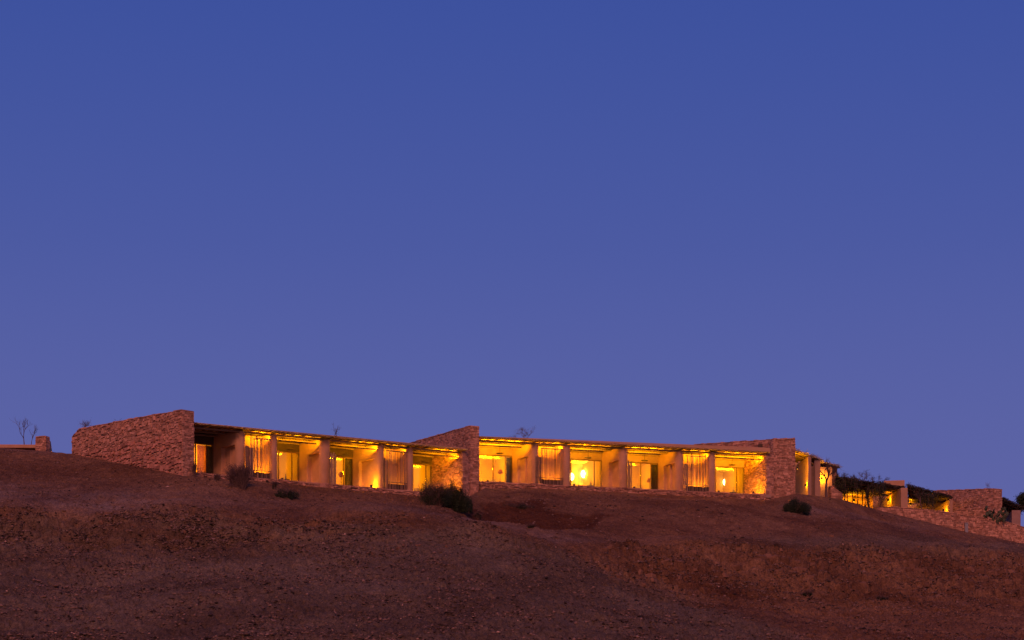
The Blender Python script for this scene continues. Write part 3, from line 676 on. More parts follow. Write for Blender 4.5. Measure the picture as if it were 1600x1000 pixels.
side_table(B1, 446, VB + 1.0, 'dark side table in the second bay of the left block'); chair(B1, 656, VB + 1.3, .4, 'pale armchair behind the window left of the lit stone wall of the left block')
side_table(B1, 656, VB + 2.6, 'small side table in the last bay of the left block')
stick_screen(B1, 390, 424, 'brightly backlit stick screen between the first two pillars of the left block')
stick_screen(B1, 603, 636.5, 'dim reddish stick screen right of the brightest pillar of the left block')
stick_fence(B1, 383.5, 395.5, 2.0, 'grey stick fence behind the dry bush, at the first pillar of the left block')
stick_fence(B1, 514, 525, 2.05, 'grey stick fence at the middle pillar of the left block', n=5)
stick_fence(B1, 597.5, 606.5, 2.05, 'pale stick fence at the brightest pillar of the left block', n=4)
wall_light(B1, 404, .95, .15, 24, 'small lamp behind the first stick screen of the left block')
wall_light(B1, 441, .8, .14, 7, 'small floor lamp right of the second pillar of the left block')
wall_light(B1, 580, .5, .14, 22, 'small lamp on the brightest niche wall of the left block')
wall_light(B1, 616, .95, .15, 5, 'small lamp above the dim stick screen of the left block')
wall_light(B1, 699, .5, .14, 26, 'small lamp on the lit stone wall of the left block')
for a, b_, w_, lb in ((397, 423, 16, 'strip light above the first stick screen of the left block'), (436, 494, 11, 'strip light in the second bay of the left block'), (552, 591, 13, 'strip light reaching the brightest pillar of the left block'),
    (607, 633, 9, 'strip light above the dim stick screen of the left block'), (682, 716, 13, 'strip light beside the lit stone wall of the left block')): light_strip(B1, a, b_, w_, lb)
pendant(B1, 664.5, VB - .7, 'flat dark hanging lamp in the bay beside the lit stone wall of the left block')
pendant(B1, 540, VB - .7, 'flat dark hanging lamp above the olive curtain of the left block')
pendant(B1, 454, VB - .7, 'flat dark hanging lamp in the second bay of the left block')

# ---------------------------------------------------------------- second lodge block
lo2 = empty('lodge_building', B2.p(0, 0, 0), label='long middle block of the lodge, brightly lit amber bays under a pale parapet', cat='building', group='long low lodge buildings on the ridge')
uL, uR = B2.u(748, .3), B2.u(1197, .3)
roof(B2, lo2, uL, uR + .2, par=(.03, .30))
mb = MB(); fbox(mb, B2, uL - .3, uR + .3, .02, VB + 5, -.25, -.025); mb.build('terrace_floor', M['terrace'], lo2)
divider(B2, lo2, 833, 843, 800, (808.5, 825, .25, 2.1))
divider(B2, lo2, 880, 893.5, 850)
divider(B2, lo2, 970, 983, 940, (951, 966.5, .25, 2.1))
divider(B2, lo2, 1058, 1070, 1028, (1037, 1054, .25, 2.1))
divider(B2, lo2, 1108, 1120, 1079)
for a, b_, mu, wt, lu in ((727, 800, (748, 770.5, 789.5), 40, .45), (860, 940, (892, 928.5), 17, .6), (953, 1028, (984, 1001, 1017), 34, .45), (1089, 1163, (1118, 1151), 20, .6)):
    u0, u1 = window(B2, lo2, a, b_, mu); lintel(B2, lo2, u0 - .05, u1 + .05, m_='terrace'); room(B2, lo2, u0, u1, wt, lu)
for a, b_ in ((811, 859), (1040, 1088)): solid_back(B2, lo2, B2.u(a, VB), B2.u(b_, VB))
for a, b_ in ((821, 874), (1047, 1102)): solid_back(B2, lo2, B2.u(a, 1.55), B2.u(b_, 1.55), 1.55)
curtain(B2, 791, 799, M['curtain_dark'], 'dark olive curtain in the first bay of the middle block', folds=4)
curtain(B2, 1018, 1027.5, M['curtain_dark'], 'dark olive curtain in the third bay of the middle block', folds=4)
floor_lamp(B2, 781.5, VB + 1.2, 'floor lamp behind glass in the first bay of the middle block', 1.55)
floor_lamp(B2, 1014.5, VB + 1.2, 'floor lamp behind glass in the third bay of the middle block', 1.45)
sconce(B2, 912, 1.95, VB + 3.9, 'bright oval sconce in the second bay of the middle block', 22)
sconce(B2, 892.6, 1.55, VB + 2.9, 'sliver of a sconce beside the wide pillar left of the bright oval sconce', 1.5)
sconce(B2, 1134, 1.85, VB + 3.9, 'bright oval sconce in the last bay, right of the fourth pillar of the middle block', 40)
chair(B2, 772, VB + 1.6, .3, 'pale armchair in the first bay of the middle block'); chair(B2, 1000, VB + 1.6, .3, 'pale armchair in the third bay of the middle block')
side_table(B2, 923, VB + 1.2, 'dark side table in the second bay of the middle block'); side_table(B2, 1146, VB + 1.2, 'dark side table in the last bay of the middle block')
stick_screen(B2, 845, 880, 'backlit stick screen left of the widest pillar of the middle block', n=17)
stick_screen(B2, 1072, 1107, 'backlit stick screen between the last two pillars of the middle block', n=16)
stick_fence(B2, 836, 845.5, 1.95, 'lit stick fence at the first pillar of the middle block', n=4)
stick_fence(B2, 978.5, 987.5, 1.98, 'grey stick fence at the third pillar of the middle block', n=4)
stick_fence(B2, 1065, 1075.5, 2.0, 'pale stick fence left of the last stick screen of the middle block', n=4)
for px, v, w, wt, lb in ((861, .95, .15, 13, 'small lamp behind the first stick screen of the middle block'),
    (762, .9, .14, 17, 'small floor lamp at the left end of the middle block'), (897, .9, .14, 13, 'small floor lamp right of the widest pillar of the middle block'), (991, .9, .14, 15, 'small floor lamp right of the third pillar of the middle block'),
    (1123, .9, .14, 8, 'small floor lamp right of the fourth pillar of the middle block'), (1092, .95, .15, 18, 'small lamp behind the last stick screen of the middle block'), (1177, .5, .14, 28, 'small lamp on the lit stone wall of the middle block')):
    wall_light(B2, px, v, w, wt, lb)
for a, b_, w_, lb in ((753, 815, 20, 'strip light in the first bay of the middle block'), (846, 879, 16, 'strip light above the first stick screen of the middle block'), (895, 942, 16, 'strip light in the second bay of the middle block'),
    (985, 1032, 17, 'strip light in the third bay of the middle block'), (1077, 1106, 15, 'strip light above the last stick screen of the middle block'), (1128, 1189, 18, 'strip light in the last bay of the middle block')): light_strip(B2, a, b_, w_, lb)
for px, lb in ((781, 'flat dark hanging lamp in the first bay of the middle block'), (919, 'flat dark hanging lamp in the second bay of the middle block'), (1007, 'flat dark hanging lamp in the third bay of the middle block'), (1144, 'flat dark hanging lamp in the last bay of the middle block')):
    pendant(B2, px, VB - .7, lb)

# ---------------------------------------------------------------- rubble stone walls
def lin(a, b): return lambda t: a + (b - a) * t
P = lambda px, Y: ((px - 800) / F * Y, Y)
zT = lambda py, Y: (HY - py) / F * Y
stone_wall('stone_wall', P(113, 164.6), P(285, 156.0), .9, lambda t: 22.2 + (1 - t) * 3.0, lambda t: zT(673.5, 164.6) + (zT(641.5, 156.0) - zT(673.5, 164.6)) * t + .04 * math.sin(t * math.pi) - .5 * max(0, .06 - t) / .06,
           'tallest rubble stone wall, long face rising left of the dark first bay', maxbig=280, hs=(.09, .20), ws=(.10, .34), jit=.10, proud=(.01, .08))
fb = B1.pp(675, VB, 0); ff = B1.pp(722.5, .12, 0)
stone_wall('stone_wall', fb, ff, .50, lin(22.6, 22.6), lin(B1.z + 3.0, B1.z + 3.0), 'lamp lit rubble wall closing the right end of the left block, behind the dark green bush', sides='frbl', hs=(.07, .13), ws=(.12, .32))
stone_wall('stone_wall', P(640, 184.0), P(735.5, 174.3), .64, lin(24.0, 24.0), lambda t: zT(693, 184) + (zT(666, 174.3) - zT(693, 184)) * t, 'high rubble wall with sloping top standing between the left and middle blocks', hs=(.08, .15), ws=(.14, .36))
fb = B2.pp(1163, VB, 0); ff = B2.pp(1197.5, .12, 0)
stone_wall('stone_wall', fb, ff, .62, lin(24.6, 24.6), lin(B2.z + 3.0, B2.z + 3.0), 'lamp lit rubble wall closing the right end of the middle block', sides='frbl', hs=(.07, .13), ws=(.12, .32))
stone_wall('stone_wall', P(1085, 190.2), P(1209, 183.4), .5, lin(B2.z + 3.5, B2.z + 3.4), lambda t: zT(695, 190.2) + (zT(687, 183.4) - zT(695, 190.2)) * t, 'rubble wall with a small square opening showing above the right end of the middle block roof', hs=(.12, .2), ws=(.16, .4))
# solid block near the wall top, coloured dark for the shade inside an opening
a = at(1184.6, 702.5, 184.4)
mb = MB(); mb.box(a.x, a.x + .33, a.y - .16, a.y + .3, a.z, a.z + .40)
o = mb.build('opening_shade_block', M['darkwood'], None); tag(o, 'small square block, dark for the shade of an opening, high in the rubble wall above the middle roof', 'vent')
stone_wall('stone_wall', P(1208.5, 183.0), P(1242, 183.6), .9, lin(24, 24), lin(zT(686.5, 183), zT(685.5, 183.6)), 'broad coursed rubble pier standing right of the middle block', hs=(.08, .15), ws=(.14, .38))
# terrace plinths
def plinth(fr, px0, px1, top, depth, label):
    a = fr.pp(px0, -.02, 0); b_ = fr.pp(px1, -.02, 0); return stone_wall('plinth_wall', a, b_, .5, lin(fr.z - depth, fr.z - depth), lambda t: fr.z + top + .03 * math.sin(t * 40), label, 'low rubble plinths under the terraces', hs=(.06, .14), ws=(.08, .34), sides='frl', jit=.12, proud=(.0, .11))
plinth(B1, 287, 719, -.10, 1.5, 'low rubble plinth under the terraces of the left block')
plinth(B2, 752, 1196, -.10, 1.5, 'low rubble plinth under the terraces of the middle block')

# ---------------------------------------------------------------- far left building
a = at(-60, 694, 171)
lo0 = empty('lodge_building', at(20, 702, 170), label='low flat roof edge peeping over the ridge at the far left', cat='building', group='long low lodge buildings on the ridge')
p0, p1 = at(-220, 693, 172), at(56, 694.5, 169)
mb = MB(); mb.hexa([(p0.x, p0.y, p0.z - .28), (p1.x, p1.y, p1.z - .24), (p1.x + 1, p1.y + 6, p1.z - .24), (p0.x, p0.y + 6, p0.z - .28), (p0.x, p0.y, p0.z), (p1.x, p1.y, p1.z), (p1.x + 1, p1.y + 6, p1.z), (p0.x, p0.y + 6, p0.z)]); mb.build('roof', M['plaster'], lo0, bevel=.03)
mb = MB(); mb.hexa([(p0.x, p0.y + 1, p0.z - 2.6), (p1.x, p1.y + 1, p1.z - 2.6), (p1.x, p1.y + 1.3, p1.z - 2.6), (p0.x, p0.y + 1.3, p0.z - 2.6), (p0.x, p0.y + 1, p0.z - .29), (p1.x, p1.y + 1, p1.z - .25), (p1.x, p1.y + 1.3, p1.z - .25), (p0.x, p0.y + 1.3, p0.z - .29)]); mb.build('wall', M['darkwood'], lo0)  # dark wood colour stands for the shade beneath the roof edge
stone_wall('stone_pier', P(56, 168.6), P(71, 168.3), .5, lin(25.2, 25.2), lambda t: zT(683.5, 168.5), 'short stone pier with a sloping side at the far left of the ridge', 'stone piers', hs=(.1, .16), ws=(.2, .45))
mb = MB(); q0, q1 = at(71.3, 684, 168.6), at(80, 707, 168.6); mb.hexa([(q0.x, q0.y + .1, 25), (q1.x, q1.y + .1, 25), (q1.x, q1.y + 1.6, 25), (q0.x, q0.y + 1.6, 25), (q0.x, q0.y + .1, q0.z), (q0.x + .05, q0.y + .1, q0.z), (q0.x + .05, q0.y + 1.6, q0.z), (q0.x, q0.y + 1.6, q0.z)])
o = mb.build('buttress', M['plaster'], None); tag(o, 'plastered sloping buttress leaning on the short stone pier at the far left', 'buttress')

# ---------------------------------------------------------------- right hand buildings that step down the ridge
def prism(name, pts, z0, z1, m_, parent=None, bevel=0, **kw):      # plan polygon (counter clockwise) extruded
    mb = MB(); n = len(pts); zz1 = z1 if hasattr(z1, '__len__') else [z1] * n; zz0 = z0 if hasattr(z0, '__len__') else [z0] * n
    mb.add([(p_[0], p_[1], zz0[i]) for i, p_ in enumerate(pts)] + [(p_[0], p_[1], zz1[i]) for i, p_ in enumerate(pts)], [tuple(range(n - 1, -1, -1)), tuple(range(n, 2 * n))] + [(i, (i + 1) % n, n + (i + 1) % n, n + i) for i in range(n)], .5)
    return mb.build(name, m_, parent, bevel=bevel, **kw)
def brush_roof(root, quad, thick=.2, n=900, m_='brush', rag=.35, beams=4, hang=0):
    """quad: four 3D corners front-left, front-right, back-right, back-left; a mat of brushwood over poles"""
    fl, fr_, br, bl = [Vector(q) for q in quad]
    rfm = MB(); up = Vector((0, 0, thick * .4)); rfm.hexa([fl, fr_, br, bl, fl + up, fr_ + up, br + up, bl + up], .3)
    rf = rfm.build('roof', M[m_], root)
    for i in range(beams):
        t = (i + .5) / beams; pole(rf, fl.lerp(bl, t) - Vector((0, 0, .09)), fr_.lerp(br, t) - Vector((0, 0, .09)), .06, 'beam')
    for i in range(8):
        t = (i + .5) / 8; pole(rf, fl.lerp(fr_, t) - Vector((0, 0, .03)), bl.lerp(br, t) - Vector((0, 0, .03)), .035, 'pole')
    mb = MB()
    for i in range(n):
        a, b_ = random.random(), random.random()
        if random.random() < .5: b_ = random.choice((0, 0, 1)) + random.uniform(-.02, .02)
        elif random.random() < .4: a = random.choice((0, 1, 1))
        p = fl.lerp(fr_, a).lerp(bl.lerp(br, a), b_) + Vector((0, 0, random.uniform(0, thick)))
        d = Vector((random.gauss(0, 1), random.gauss(0, 1), random.gauss(0, .25))).normalized() * random.uniform(.2, rag * 2)
        if hang and random.random() < .3: d = Vector((random.gauss(0, .2), random.gauss(0, .2), -random.uniform(.1, hang)))
        mb.tube([p, p + d * .5 + Vector((0, 0, random.uniform(-.03, .05))), p + d], [.022, .018, .006], 3)
    mb.build('brushwood', M[m_], rf, kind='stuff'); return rf
# third block
zc3 = 29.22; zf3 = 25.95
lo3 = empty('lodge_building', (21.8, 186, zf3), label='narrow third block right of the broad stone pier, with two lit fans of roof', cat='building', group='long low lodge buildings on the ridge')
P2 = lambda px, Y: P(px, Y)
def p3(px, Y, z): x, y = P(px, Y); return Vector((x, y, z))
fl = p3(1240, 184.9, zc3); fr_ = p3(1284, 190.2, zc3); brush_roof(lo3, [fl, fr_, fr_ + Vector((-3.6, 1.4, .10)), fl + Vector((-3.0, 2.6, .1))], .14, 380, 'reed', .22, 3)
fl = p3(1279, 192.2, 29.45); fr_ = p3(1313, 195.2, 29.40); brush_roof(lo3, [fl, fr_, fr_ + Vector((-3.4, 3.0, .10)), fl + Vector((-2.6, 3.2, .1))], .14, 380, 'reed', .22, 3)
x0, y0 = P(1243, 190); 
prism('dividing_wall', [P(1262.5, 187.2), P(1267.5, 187.5), P(1248, 192.2), P(1242, 192)], 25.2, 29.10, M['plaster'], lo3, .05)
prism('niche', [P(1243.5, 191.0), P(1254.5, 189.05), P(1254.7, 189.15), P(1243.7, 191.2)], 25.2, 28.1, M['terrace'], lo3)  # flat sheet on the wall, its darker colour stands for the recess shade
prism('back_wall', [P(1266, 192.6), P(1300, 192.9), P(1300, 193.3), P(1266, 193.0)], 25.2, 29.1, M['plaster'], lo3)
prism('back_wall', [P(1225, 192.3), P(1265.5, 192.6), P(1265.5, 193.0), P(1225, 192.7)], 25.2, 29.85, M['plaster'], lo3)
prism('pillar', [P(1272, 189.2), P(1282, 189.6), P(1281, 190.4), P(1271, 190.0)], 25.2, 29.15, M['plaster'], lo3, .05)
f3 = empty('stick_fence', p3(1269, 188.6, 26), label='narrow stick fence between the two pillars of the third block', cat='fence', group='short stick fences beside the pillars')
for i in range(4): p = p3(1268.2 + i * 1.5, 188.7 + .05 * i, 25.4); pole(f3, p, p + Vector((0, 0, 3.2 + random.uniform(-.1, .1))), .04, 'stick', 'stick')
def lamp_at(p, watts, label): lamp_fixture(p, (-.25, -1, 0), watts * 3.0, label)
lamp_at(p3(1246, 186.4, 28.1), 5.6, 'small lamp just right of the broad stone pier, under the third block roof')
lamp_at(p3(1284, 192.6, 28.2), 6.4, 'small lamp under the smaller roof fan of the third block')
lamp_at(p3(1259, 187.5, 26.9), 2, 'small low lamp on the niche wall of the third block')
stone_wall('stone_wall', P(1278, 195.6), P(1306, 195.2), .5, lin(25.8, 25.8), lin(zT(727, 195.6), zT(728.5, 195.2)), 'amber lit rubble wall behind the bare tree of the third block', hs=(.12, .22), ws=(.18, .42))
stone_wall('stone_wall', P(1299, 190.6), P(1316, 190.9), .5, lin(24.9, 24.9), lambda t: zT(761 + 10 * t, 190.7), 'low rubble wall end below the bare tree of the third block', hs=(.12, .22), ws=(.18, .42))

# fourth block: brushwood pergola over a lit fence
lo4 = empty('lodge_building', p3(1400, 196, 25), label='fourth block with a pale parapet and dark brushwood pergola above a glowing fence', cat='building', group='long low lodge buildings on the ridge')
brush_roof(lo4, [p3(1306, 193.0, zT(746, 193)), p3(1412, 196.5, zT(763, 196.5)), p3(1408, 201.5, zT(775, 201.5)), p3(1306, 199, zT(773, 199))], .16, 1500, 'brush', .13, 4, hang=.3)
prism('dividing_wall', [P(1408, 195.6), P(1418.5, 195.9), P(1388, 201.5), P(1376, 201.3)], 25.4, [zT(762, 195.6), zT(762, 195.9), 27.6, 27.6], M['plaster'], lo4, .05)
prism('parapet', [P(1381, 197.6), P(1413.5, 197.4), P(1413, 200), P(1381, 200)], 27.9, [zT(751, 197.6), zT(750, 197.4), zT(750, 197.4), zT(751, 197.6)], M['plaster'], lo4, .04)
prism('back_wall', [P(1300, 201.6), P(1412, 201.9), P(1412, 202.3), P(1300, 202)], 24.0, 28.4, M['plaster'], lo4)
# breeze block screen
bs = empty('block_screen', p3(1379, 197.4, 25.6), label='lit openwork block screen under the fourth block', cat='screen')
for r_ in range(6):
    for c in range(9):
        if (r_ + c) % 2 == 0 or r_ in (5,):
            x0 = 1387.5 + c * 1.75; p = p3(x0, 198.9, zT(793, 198.9) + r_ * .115); mb = MB(); mb.box(p.x, p.x + .088, p.y, p.y + .1, p.z, p.z + .112); mb.build('block', M['plaster_in'], bs)
mb = MB(); p = p3(1386.5, 199.05, zT(794, 199)); mb.box(p.x, p.x + .92, p.y, p.y + .06, p.z - .2, p.z + .76); mb.build('backing', M['plaster_in'], bs)
lamp_at(p3(1388, 198.4, zT(781, 198.4)), 1.4, 'small lamp at the block screen of the fourth block')
# glowing fence of poles with a rubble wall behind it
stone_wall('stone_wall', P(1312, 199.6), P(1364, 199.8), .4, lin(24.0, 24.0), lin(zT(767, 199.6), zT(772, 199.8)), 'glowing low rubble wall behind the pole fence of the fourth block', hs=(.14, .25), ws=(.2, .5), sides='f')
pf = empty('pole_fence', p3(1340, 197.5, 25), label='dark pole fence in front of the glowing rubble wall', cat='fence')
for i, px in enumerate((1317, 1321, 1325.5, 1332, 1339, 1347, 1352, 1357)):
    p = p3(px, 197.4 + random.uniform(-.1, .1), 24.2); pole(pf, p, Vector((p.x + random.uniform(-.1, .1), p.y, zT(765 + (px - 1317) * .12, 197.4))), .04, 'post')
pole(pf, p3(1314, 197.35, zT(775, 197.35)), p3(1360, 197.5, zT(779, 197.5)), .03, 'rail'); pole(pf, p3(1326, 197.35, zT(786, 197.35)), p3(1360, 197.5, zT(789, 197.5)), .03, 'rail')
lamp_at(p3(1334, 198.5, zT(781, 198.5)), 4.8, 'small lamp behind the left half of the pole fence'); lamp_at(p3(1352, 198.5, zT(790, 198.5)), 3.6, 'small lamp at the foot of the right half of the pole fence')

# fifth block
lo5 = empty('lodge_building', p3(1440, 198, 24.8), label='fifth block under a drooping dark brushwood roof, left of the far rubble wall', cat='building', group='long low lodge buildings on the ridge')
brush_roof(lo5, [p3(1418, 196.2, zT(759, 196.2)), p3(1487, 200.2, zT(778, 200.2)), p3(1478, 206, zT(788, 206)), p3(1421, 202, zT(786, 202))], .16, 1200, 'brush', .13, 4, hang=.3)
prism('back_wall', [P(1414, 203.2), P(1494, 204.0), P(1494, 204.4), P(1414, 203.6)], 23.5, 28.15, M['plaster'], lo5)
prism('dividing_wall', [P(1484, 200.0), P(1489, 200.2), P(1463, 203.2), P(1456, 203.1)], 23.9, [zT(779, 200), zT(779, 200), 27, 27], M['plaster'], lo5, .04)
lamp_at(p3(1423, 200.8, zT(787, 200.8)), 2.8, 'small lamp left of the plant under the fifth block'); lamp_at(p3(1474, 200.4, zT(797, 200.4)), 1.4, 'small lamp right of the plant under the fifth block')

# far rubble walls
stone_wall('stone_wall', P(1458, 206), P(1554, 199.6), .8, lin(24.0, 22.5), lambda t: zT(767.5, 206) + (zT(764, 199.6) - zT(767.5, 206)) * t, 'broad rubble wall on the right between the two dark brushwood roofs', hs=(.11, .2), ws=(.12, .36), maxbig=60)
stone_wall('stone_wall', P(1488, 200.4), P(1545, 198.6), .5, lin(22.6, 22.2), lambda t: zT(799, 200.4) + (zT(790, 198.6) - zT(799, 200.4)) * t * .3, 'middle step of rubble wall below the broad one, left of the prickly pear', hs=(.11, .2), ws=(.12, .36))
def topz(t):
    px = 1374 + 250 * t; return zT(np.interp(px, [1374, 1400, 1450, 1490, 1520, 1560, 1600, 1640], [793, 793, 797, 803, 808, 813, 824, 836]), 193.4 + 5.2 * t)
stone_wall('retaining_wall', P(1374, 193.4), P(1624, 198.6), .5, lin(23.9, 20.2), topz, 'long low rubble retaining wall running down the ridge at the right edge', 'low rubble retaining walls', hs=(.09, .18), ws=(.10, .36), maxbig=60)
# sixth block
lo6 = empty('lodge_building', p3(1590, 201, 23.5), label='last block at the right edge under a steep dark brushwood roof', cat='building', group='long low lodge buildings on the ridge')
brush_roof(lo6, [p3(1555, 199.8, zT(774, 199.8)), p3(1597, 205.2, zT(794, 205.2)), p3(1590, 210, zT(804, 210)), p3(1556, 206, zT(792, 206))], .16, 900, 'brush', .13, 3, hang=.3)
prism('dividing_wall', [P(1581, 203.2), P(1595, 203.6), P(1580, 208), P(1566, 207.6)], 21, [zT(797, 203.2), zT(797, 203.6), 26.4, 26.4], M['terrace'], lo6, .05)  # darker floor colour instead of plaster, painting in the roof's shade
prism('back_wall', [P(1550, 208.2), P(1592, 209.0), P(1592, 209.4), P(1550, 208.6)], 21, 27.9, M['plaster'], lo6)
# grey service box in the retaining wall
p = p3(1507.5, 195.85, zT(832, 195.85)); mb = MB(); mb.box(p.x, p.x + .26, p.y - .12, p.y + .1, p.z - .2, p.z + .74); mb.box(p.x - .02, p.x + .28, p.y - .15, p.y + .1, p.z + .745, p.z + .79)
o = mb.build('service_post', M['grey'], None, bevel=.01); tag(o, 'small grey upright service box set against the long retaining wall', 'utility box')

# ---------------------------------------------------------------- plants
def branches(mb, p, d, L, r, depth, spread, gnarl, tips):
    n = 4; pts = [p]; rad = [r]; q = p.copy(); dd = d.copy()
    for i in range(n):
        dd = (dd + Vector((random.gauss(0, gnarl), random.gauss(0, gnarl), random.gauss(0, gnarl * .6)))).normalized(); q = q + dd * (L / n); pts.append(q.copy()); rad.append(r * (1 - .45 * (i + 1) / n))
    mb.tube(pts, rad, 5 if r > .03 else 3, cap=False)
    if depth == 0: tips.append((q, dd)); return
    for k in range(random.choice((2, 3, 3))):
        s = pts[random.choice((2, 3, 4))]; nd = (dd + Vector((random.gauss(0, spread), random.gauss(0, spread), random.gauss(.1, spread * .7)))).normalized()
        branches(mb, s, nd, L * random.uniform(.6, .85), r * .58, depth - 1, spread, gnarl, tips)
def bare_tree(base, h, label, seed, depth=4, spread=.55, r=.05, leaves=0, stems=1, name='bare_tree', cat='tree', lmat='dryleaf', lsize=.05, group='bare trees on the skyline', lean=(0, 0)):
    random.seed(seed); base = Vector(base); root = empty(name, base, label=label, cat=cat, group=group); tips = []
    tr = MB(); br = MB()
    for s in range(stems):
        d = Vector((lean[0] + (random.gauss(0, .22) if stems > 1 else 0), lean[1] + (random.gauss(0, .2) if stems > 1 else 0), 1)).normalized()
        top = base + d * h * .3 + Vector((random.uniform(-.05, .05) * h, 0, 0)); tr.tube([base - Vector((0, 0, .25)), base + d * h * .15, top], [r * 1.3, r, r * .8], 6)
        for k in range(3 if stems == 1 else 2): branches(br, top, (d + Vector((random.gauss(0, spread * .7), random.gauss(0, spread * .7), 0))).normalized(), h * .30, r * .7, depth - 1, spread, .16, tips)
    tr.build('trunk', M['twig'], root); br.build('branches', M['twig'], root, kind='stuff')
    if leaves:
        lf = MB()
        for i in range(leaves):
            q, d = random.choice(tips); c = q + Vector((random.gauss(0, 1), random.gauss(0, 1), random.gauss(0, 1))) * lsize * 2.2 - d * random.uniform(0, .25)
            a = Vector((random.gauss(0, 1), random.gauss(0, 1), random.gauss(0, 1))).normalized() * lsize; b_ = a.orthogonal().normalized() * lsize * .5
            lf.add([c - a, c + b_, c + a, c - b_], [(0, 1, 2, 3)])
        lf.build('foliage', M[lmat], root, kind='stuff')
    return root
def shrub(px, py, wpx, hpx, label, seed, n=9000, lsize=.05, lmat='leaf', twigs=60, group='shrubs on the slope', lobes=7, name='shrub', base=None, flat=.6, density=1.0):
    random.seed(seed); b = ground_at(px, py) if base is None else Vector(base); sc = b.y / F; w = wpx * sc / 2; h = hpx * sc
    b = b + Vector((0, w * .45, 0)); root = empty(name, b, label=label, cat='shrub', group=group)
    L = []
    for i in range(lobes):
        t = (i + .5) / lobes * 2 - 1; L.append((Vector((b.x + t * w * .72, b.y + random.uniform(-.5, .5) * w * flat, b.z + h * random.uniform(.28, .62) * (1 - .45 * t * t))), w * random.uniform(.18, .38), h * random.uniform(.26, .46)))
    tw = MB()
    for i in range(twigs):
        c, rw, rh = random.choice(L); d = Vector((random.gauss(0, 1), random.gauss(0, 1), abs(random.gauss(0, 1)) + .3)).normalized()
        q_ = random.uniform(1.0, 1.75); e = c + Vector((d.x * rw * q_, d.y * rw * q_, d.z * rh * q_)); s = b + Vector((random.uniform(-.35, .35) * w, random.uniform(-.2, .2) * w, -.12)); mid_ = s.lerp(e, .55) + Vector((0, 0, h * .08))
        tw.tube([s, mid_, e], [.02, .012, .004], 3, cap=False)
        for j in range(3): f_ = mid_.lerp(e, random.random()); g2 = f_ + Vector((random.gauss(0, .16), random.gauss(0, .16), random.uniform(0, .22))); tw.tube([f_, g2], [.008, .003], 3, cap=False)
    tw.build('branches', M['twig'], root, kind='stuff')
    lf = MB(); 
    for i in range(n):
        c, rw, rh = random.choice(L); d = Vector((random.gauss(0, 1), random.gauss(0, 1), random.gauss(0, 1))).normalized(); k = random.uniform(.45, 1.08) ** .6
        # sprigs: leaves cluster along short lines so the outline stays ragged
        k *= 1 + .42 * math.sin(d.x * 13 + c.x * 9) * math.sin(d.z * 11 + d.y * 7)
        p = c + Vector((d.x * rw, d.y * rw, d.z * rh)) * k
        if p.z < b.z - .05: continue
        a = Vector((random.gauss(0, 1), random.gauss(0, 1), random.gauss(.3, 1))).normalized() * lsize * random.uniform(.6, 1.3); q = a.orthogonal().normalized() * lsize * .4
        lf.add([p - a, p + q, p + a, p - q], [(0, 1, 2, 3)])
    lf.build('foliage', M[lmat], root, kind='stuff'); return root
shrub(679, 790, 56, 42, 'wispier dark bush touching the left side of the large dark bush', 1, 6000, .042, twigs=220, lobes=6)
shrub(709, 799, 56, 48, 'large dense dark green bush in front of the lit stone wall', 101, 13000, .05, twigs=130, lobes=6)
shrub(728, 800, 24, 26, 'dark bush lobe at the right foot of the large bush', 12, 3500, .05, lobes=3)
shrub(746, 812, 13, 12, 'tiny dark bush on the slope below the gap between the blocks', 2, 1200, .04, lobes=3)
shrub(372, 764, 54, 46, 'dry purple brown bush in front of the first pillar and stick fence', 3, 1700, .03, 'dryleaf', 380, lobes=6)
shrub(338, 752, 14, 12, 'small dry tuft at the foot of the first dark bay', 31, 400, .03, 'dryleaf', 50, lobes=3)
shrub(303, 744, 10, 24, 'thin dry plant at the corner of the tallest stone wall', 32, 260, .03, 'dryleaf', 50, lobes=3)
shrub(445, 779, 44, 18, 'low dark bush on the slope below the second bay of the left block', 4, 3000, .04, lobes=5)
shrub(428, 765, 10, 13, 'tiny dark tuft beside the low bush of the left block', 41, 400, .035, lobes=2)
shrub(810, 797, 62, 12, 'flat dry bush spread in the hollow below the middle block', 5, 3000, .04, 'leaf', 200, lobes=7)
shrub(829, 826, 14, 6, 'tiny dark tuft under the hollow below the middle block', 51, 500, .035, lobes=3)
shrub(1246, 803, 48, 26, 'round dark bush below the broad stone pier', 6, 7000, .05, lobes=6)
shrub(1262, 934, 20, 9, 'grey green tuft low on the right slope under the rock outcrop', 7, 700, .04, lobes=3)
shrub(1378, 938, 26, 7, 'flat grey green tuft low on the right slope beyond the other tuft', 8, 700, .04, lobes=3)
shrub(1212, 856, 10, 6, 'tiny tuft at the top of the right rock outcrop', 81, 250, .035, lobes=2)
shrub(715, 809, 16, 4, 'tiny tuft on the pale crest below the large bush', 82, 250, .03, 'dryleaf', 20, lobes=2)
G_ = lambda px, py, Y: at(px, py, Y)
bare_tree(at(38, 700, 176), 2.3, 'two stemmed bare sapling behind the low roof at the far left', 11, 4, .35, .04, lean=(-.05, 0))
bare_tree(at(48, 700, 176.5), 1.8, 'thin leaning bare sapling just left of the short stone pier', 12, 4, .35, .03, lean=(.15, 0))
bare_tree(at(131, 680, 172), 1.2, 'small twiggy bush top behind the left end of the tallest wall', 13, 5, .55, .03, leaves=200, stems=2, lsize=.03)
bare_tree(at(188, 674, 170), 1.3, 'lone wisp of twig above the middle of the tallest wall', 14, 2, .4, .02)
bare_tree(at(524, 690, 177), 1.35, 'small wispy bare shrub above the left block roof', 15, 4, .5, .025, stems=2, lean=(.1, 0))
bare_tree(at(821, 696, 188), 1.6, 'dense twiggy bare tree above the middle block roof', 16, 5, .5, .035, leaves=300, stems=2, lsize=.03, lean=(.05, 0))
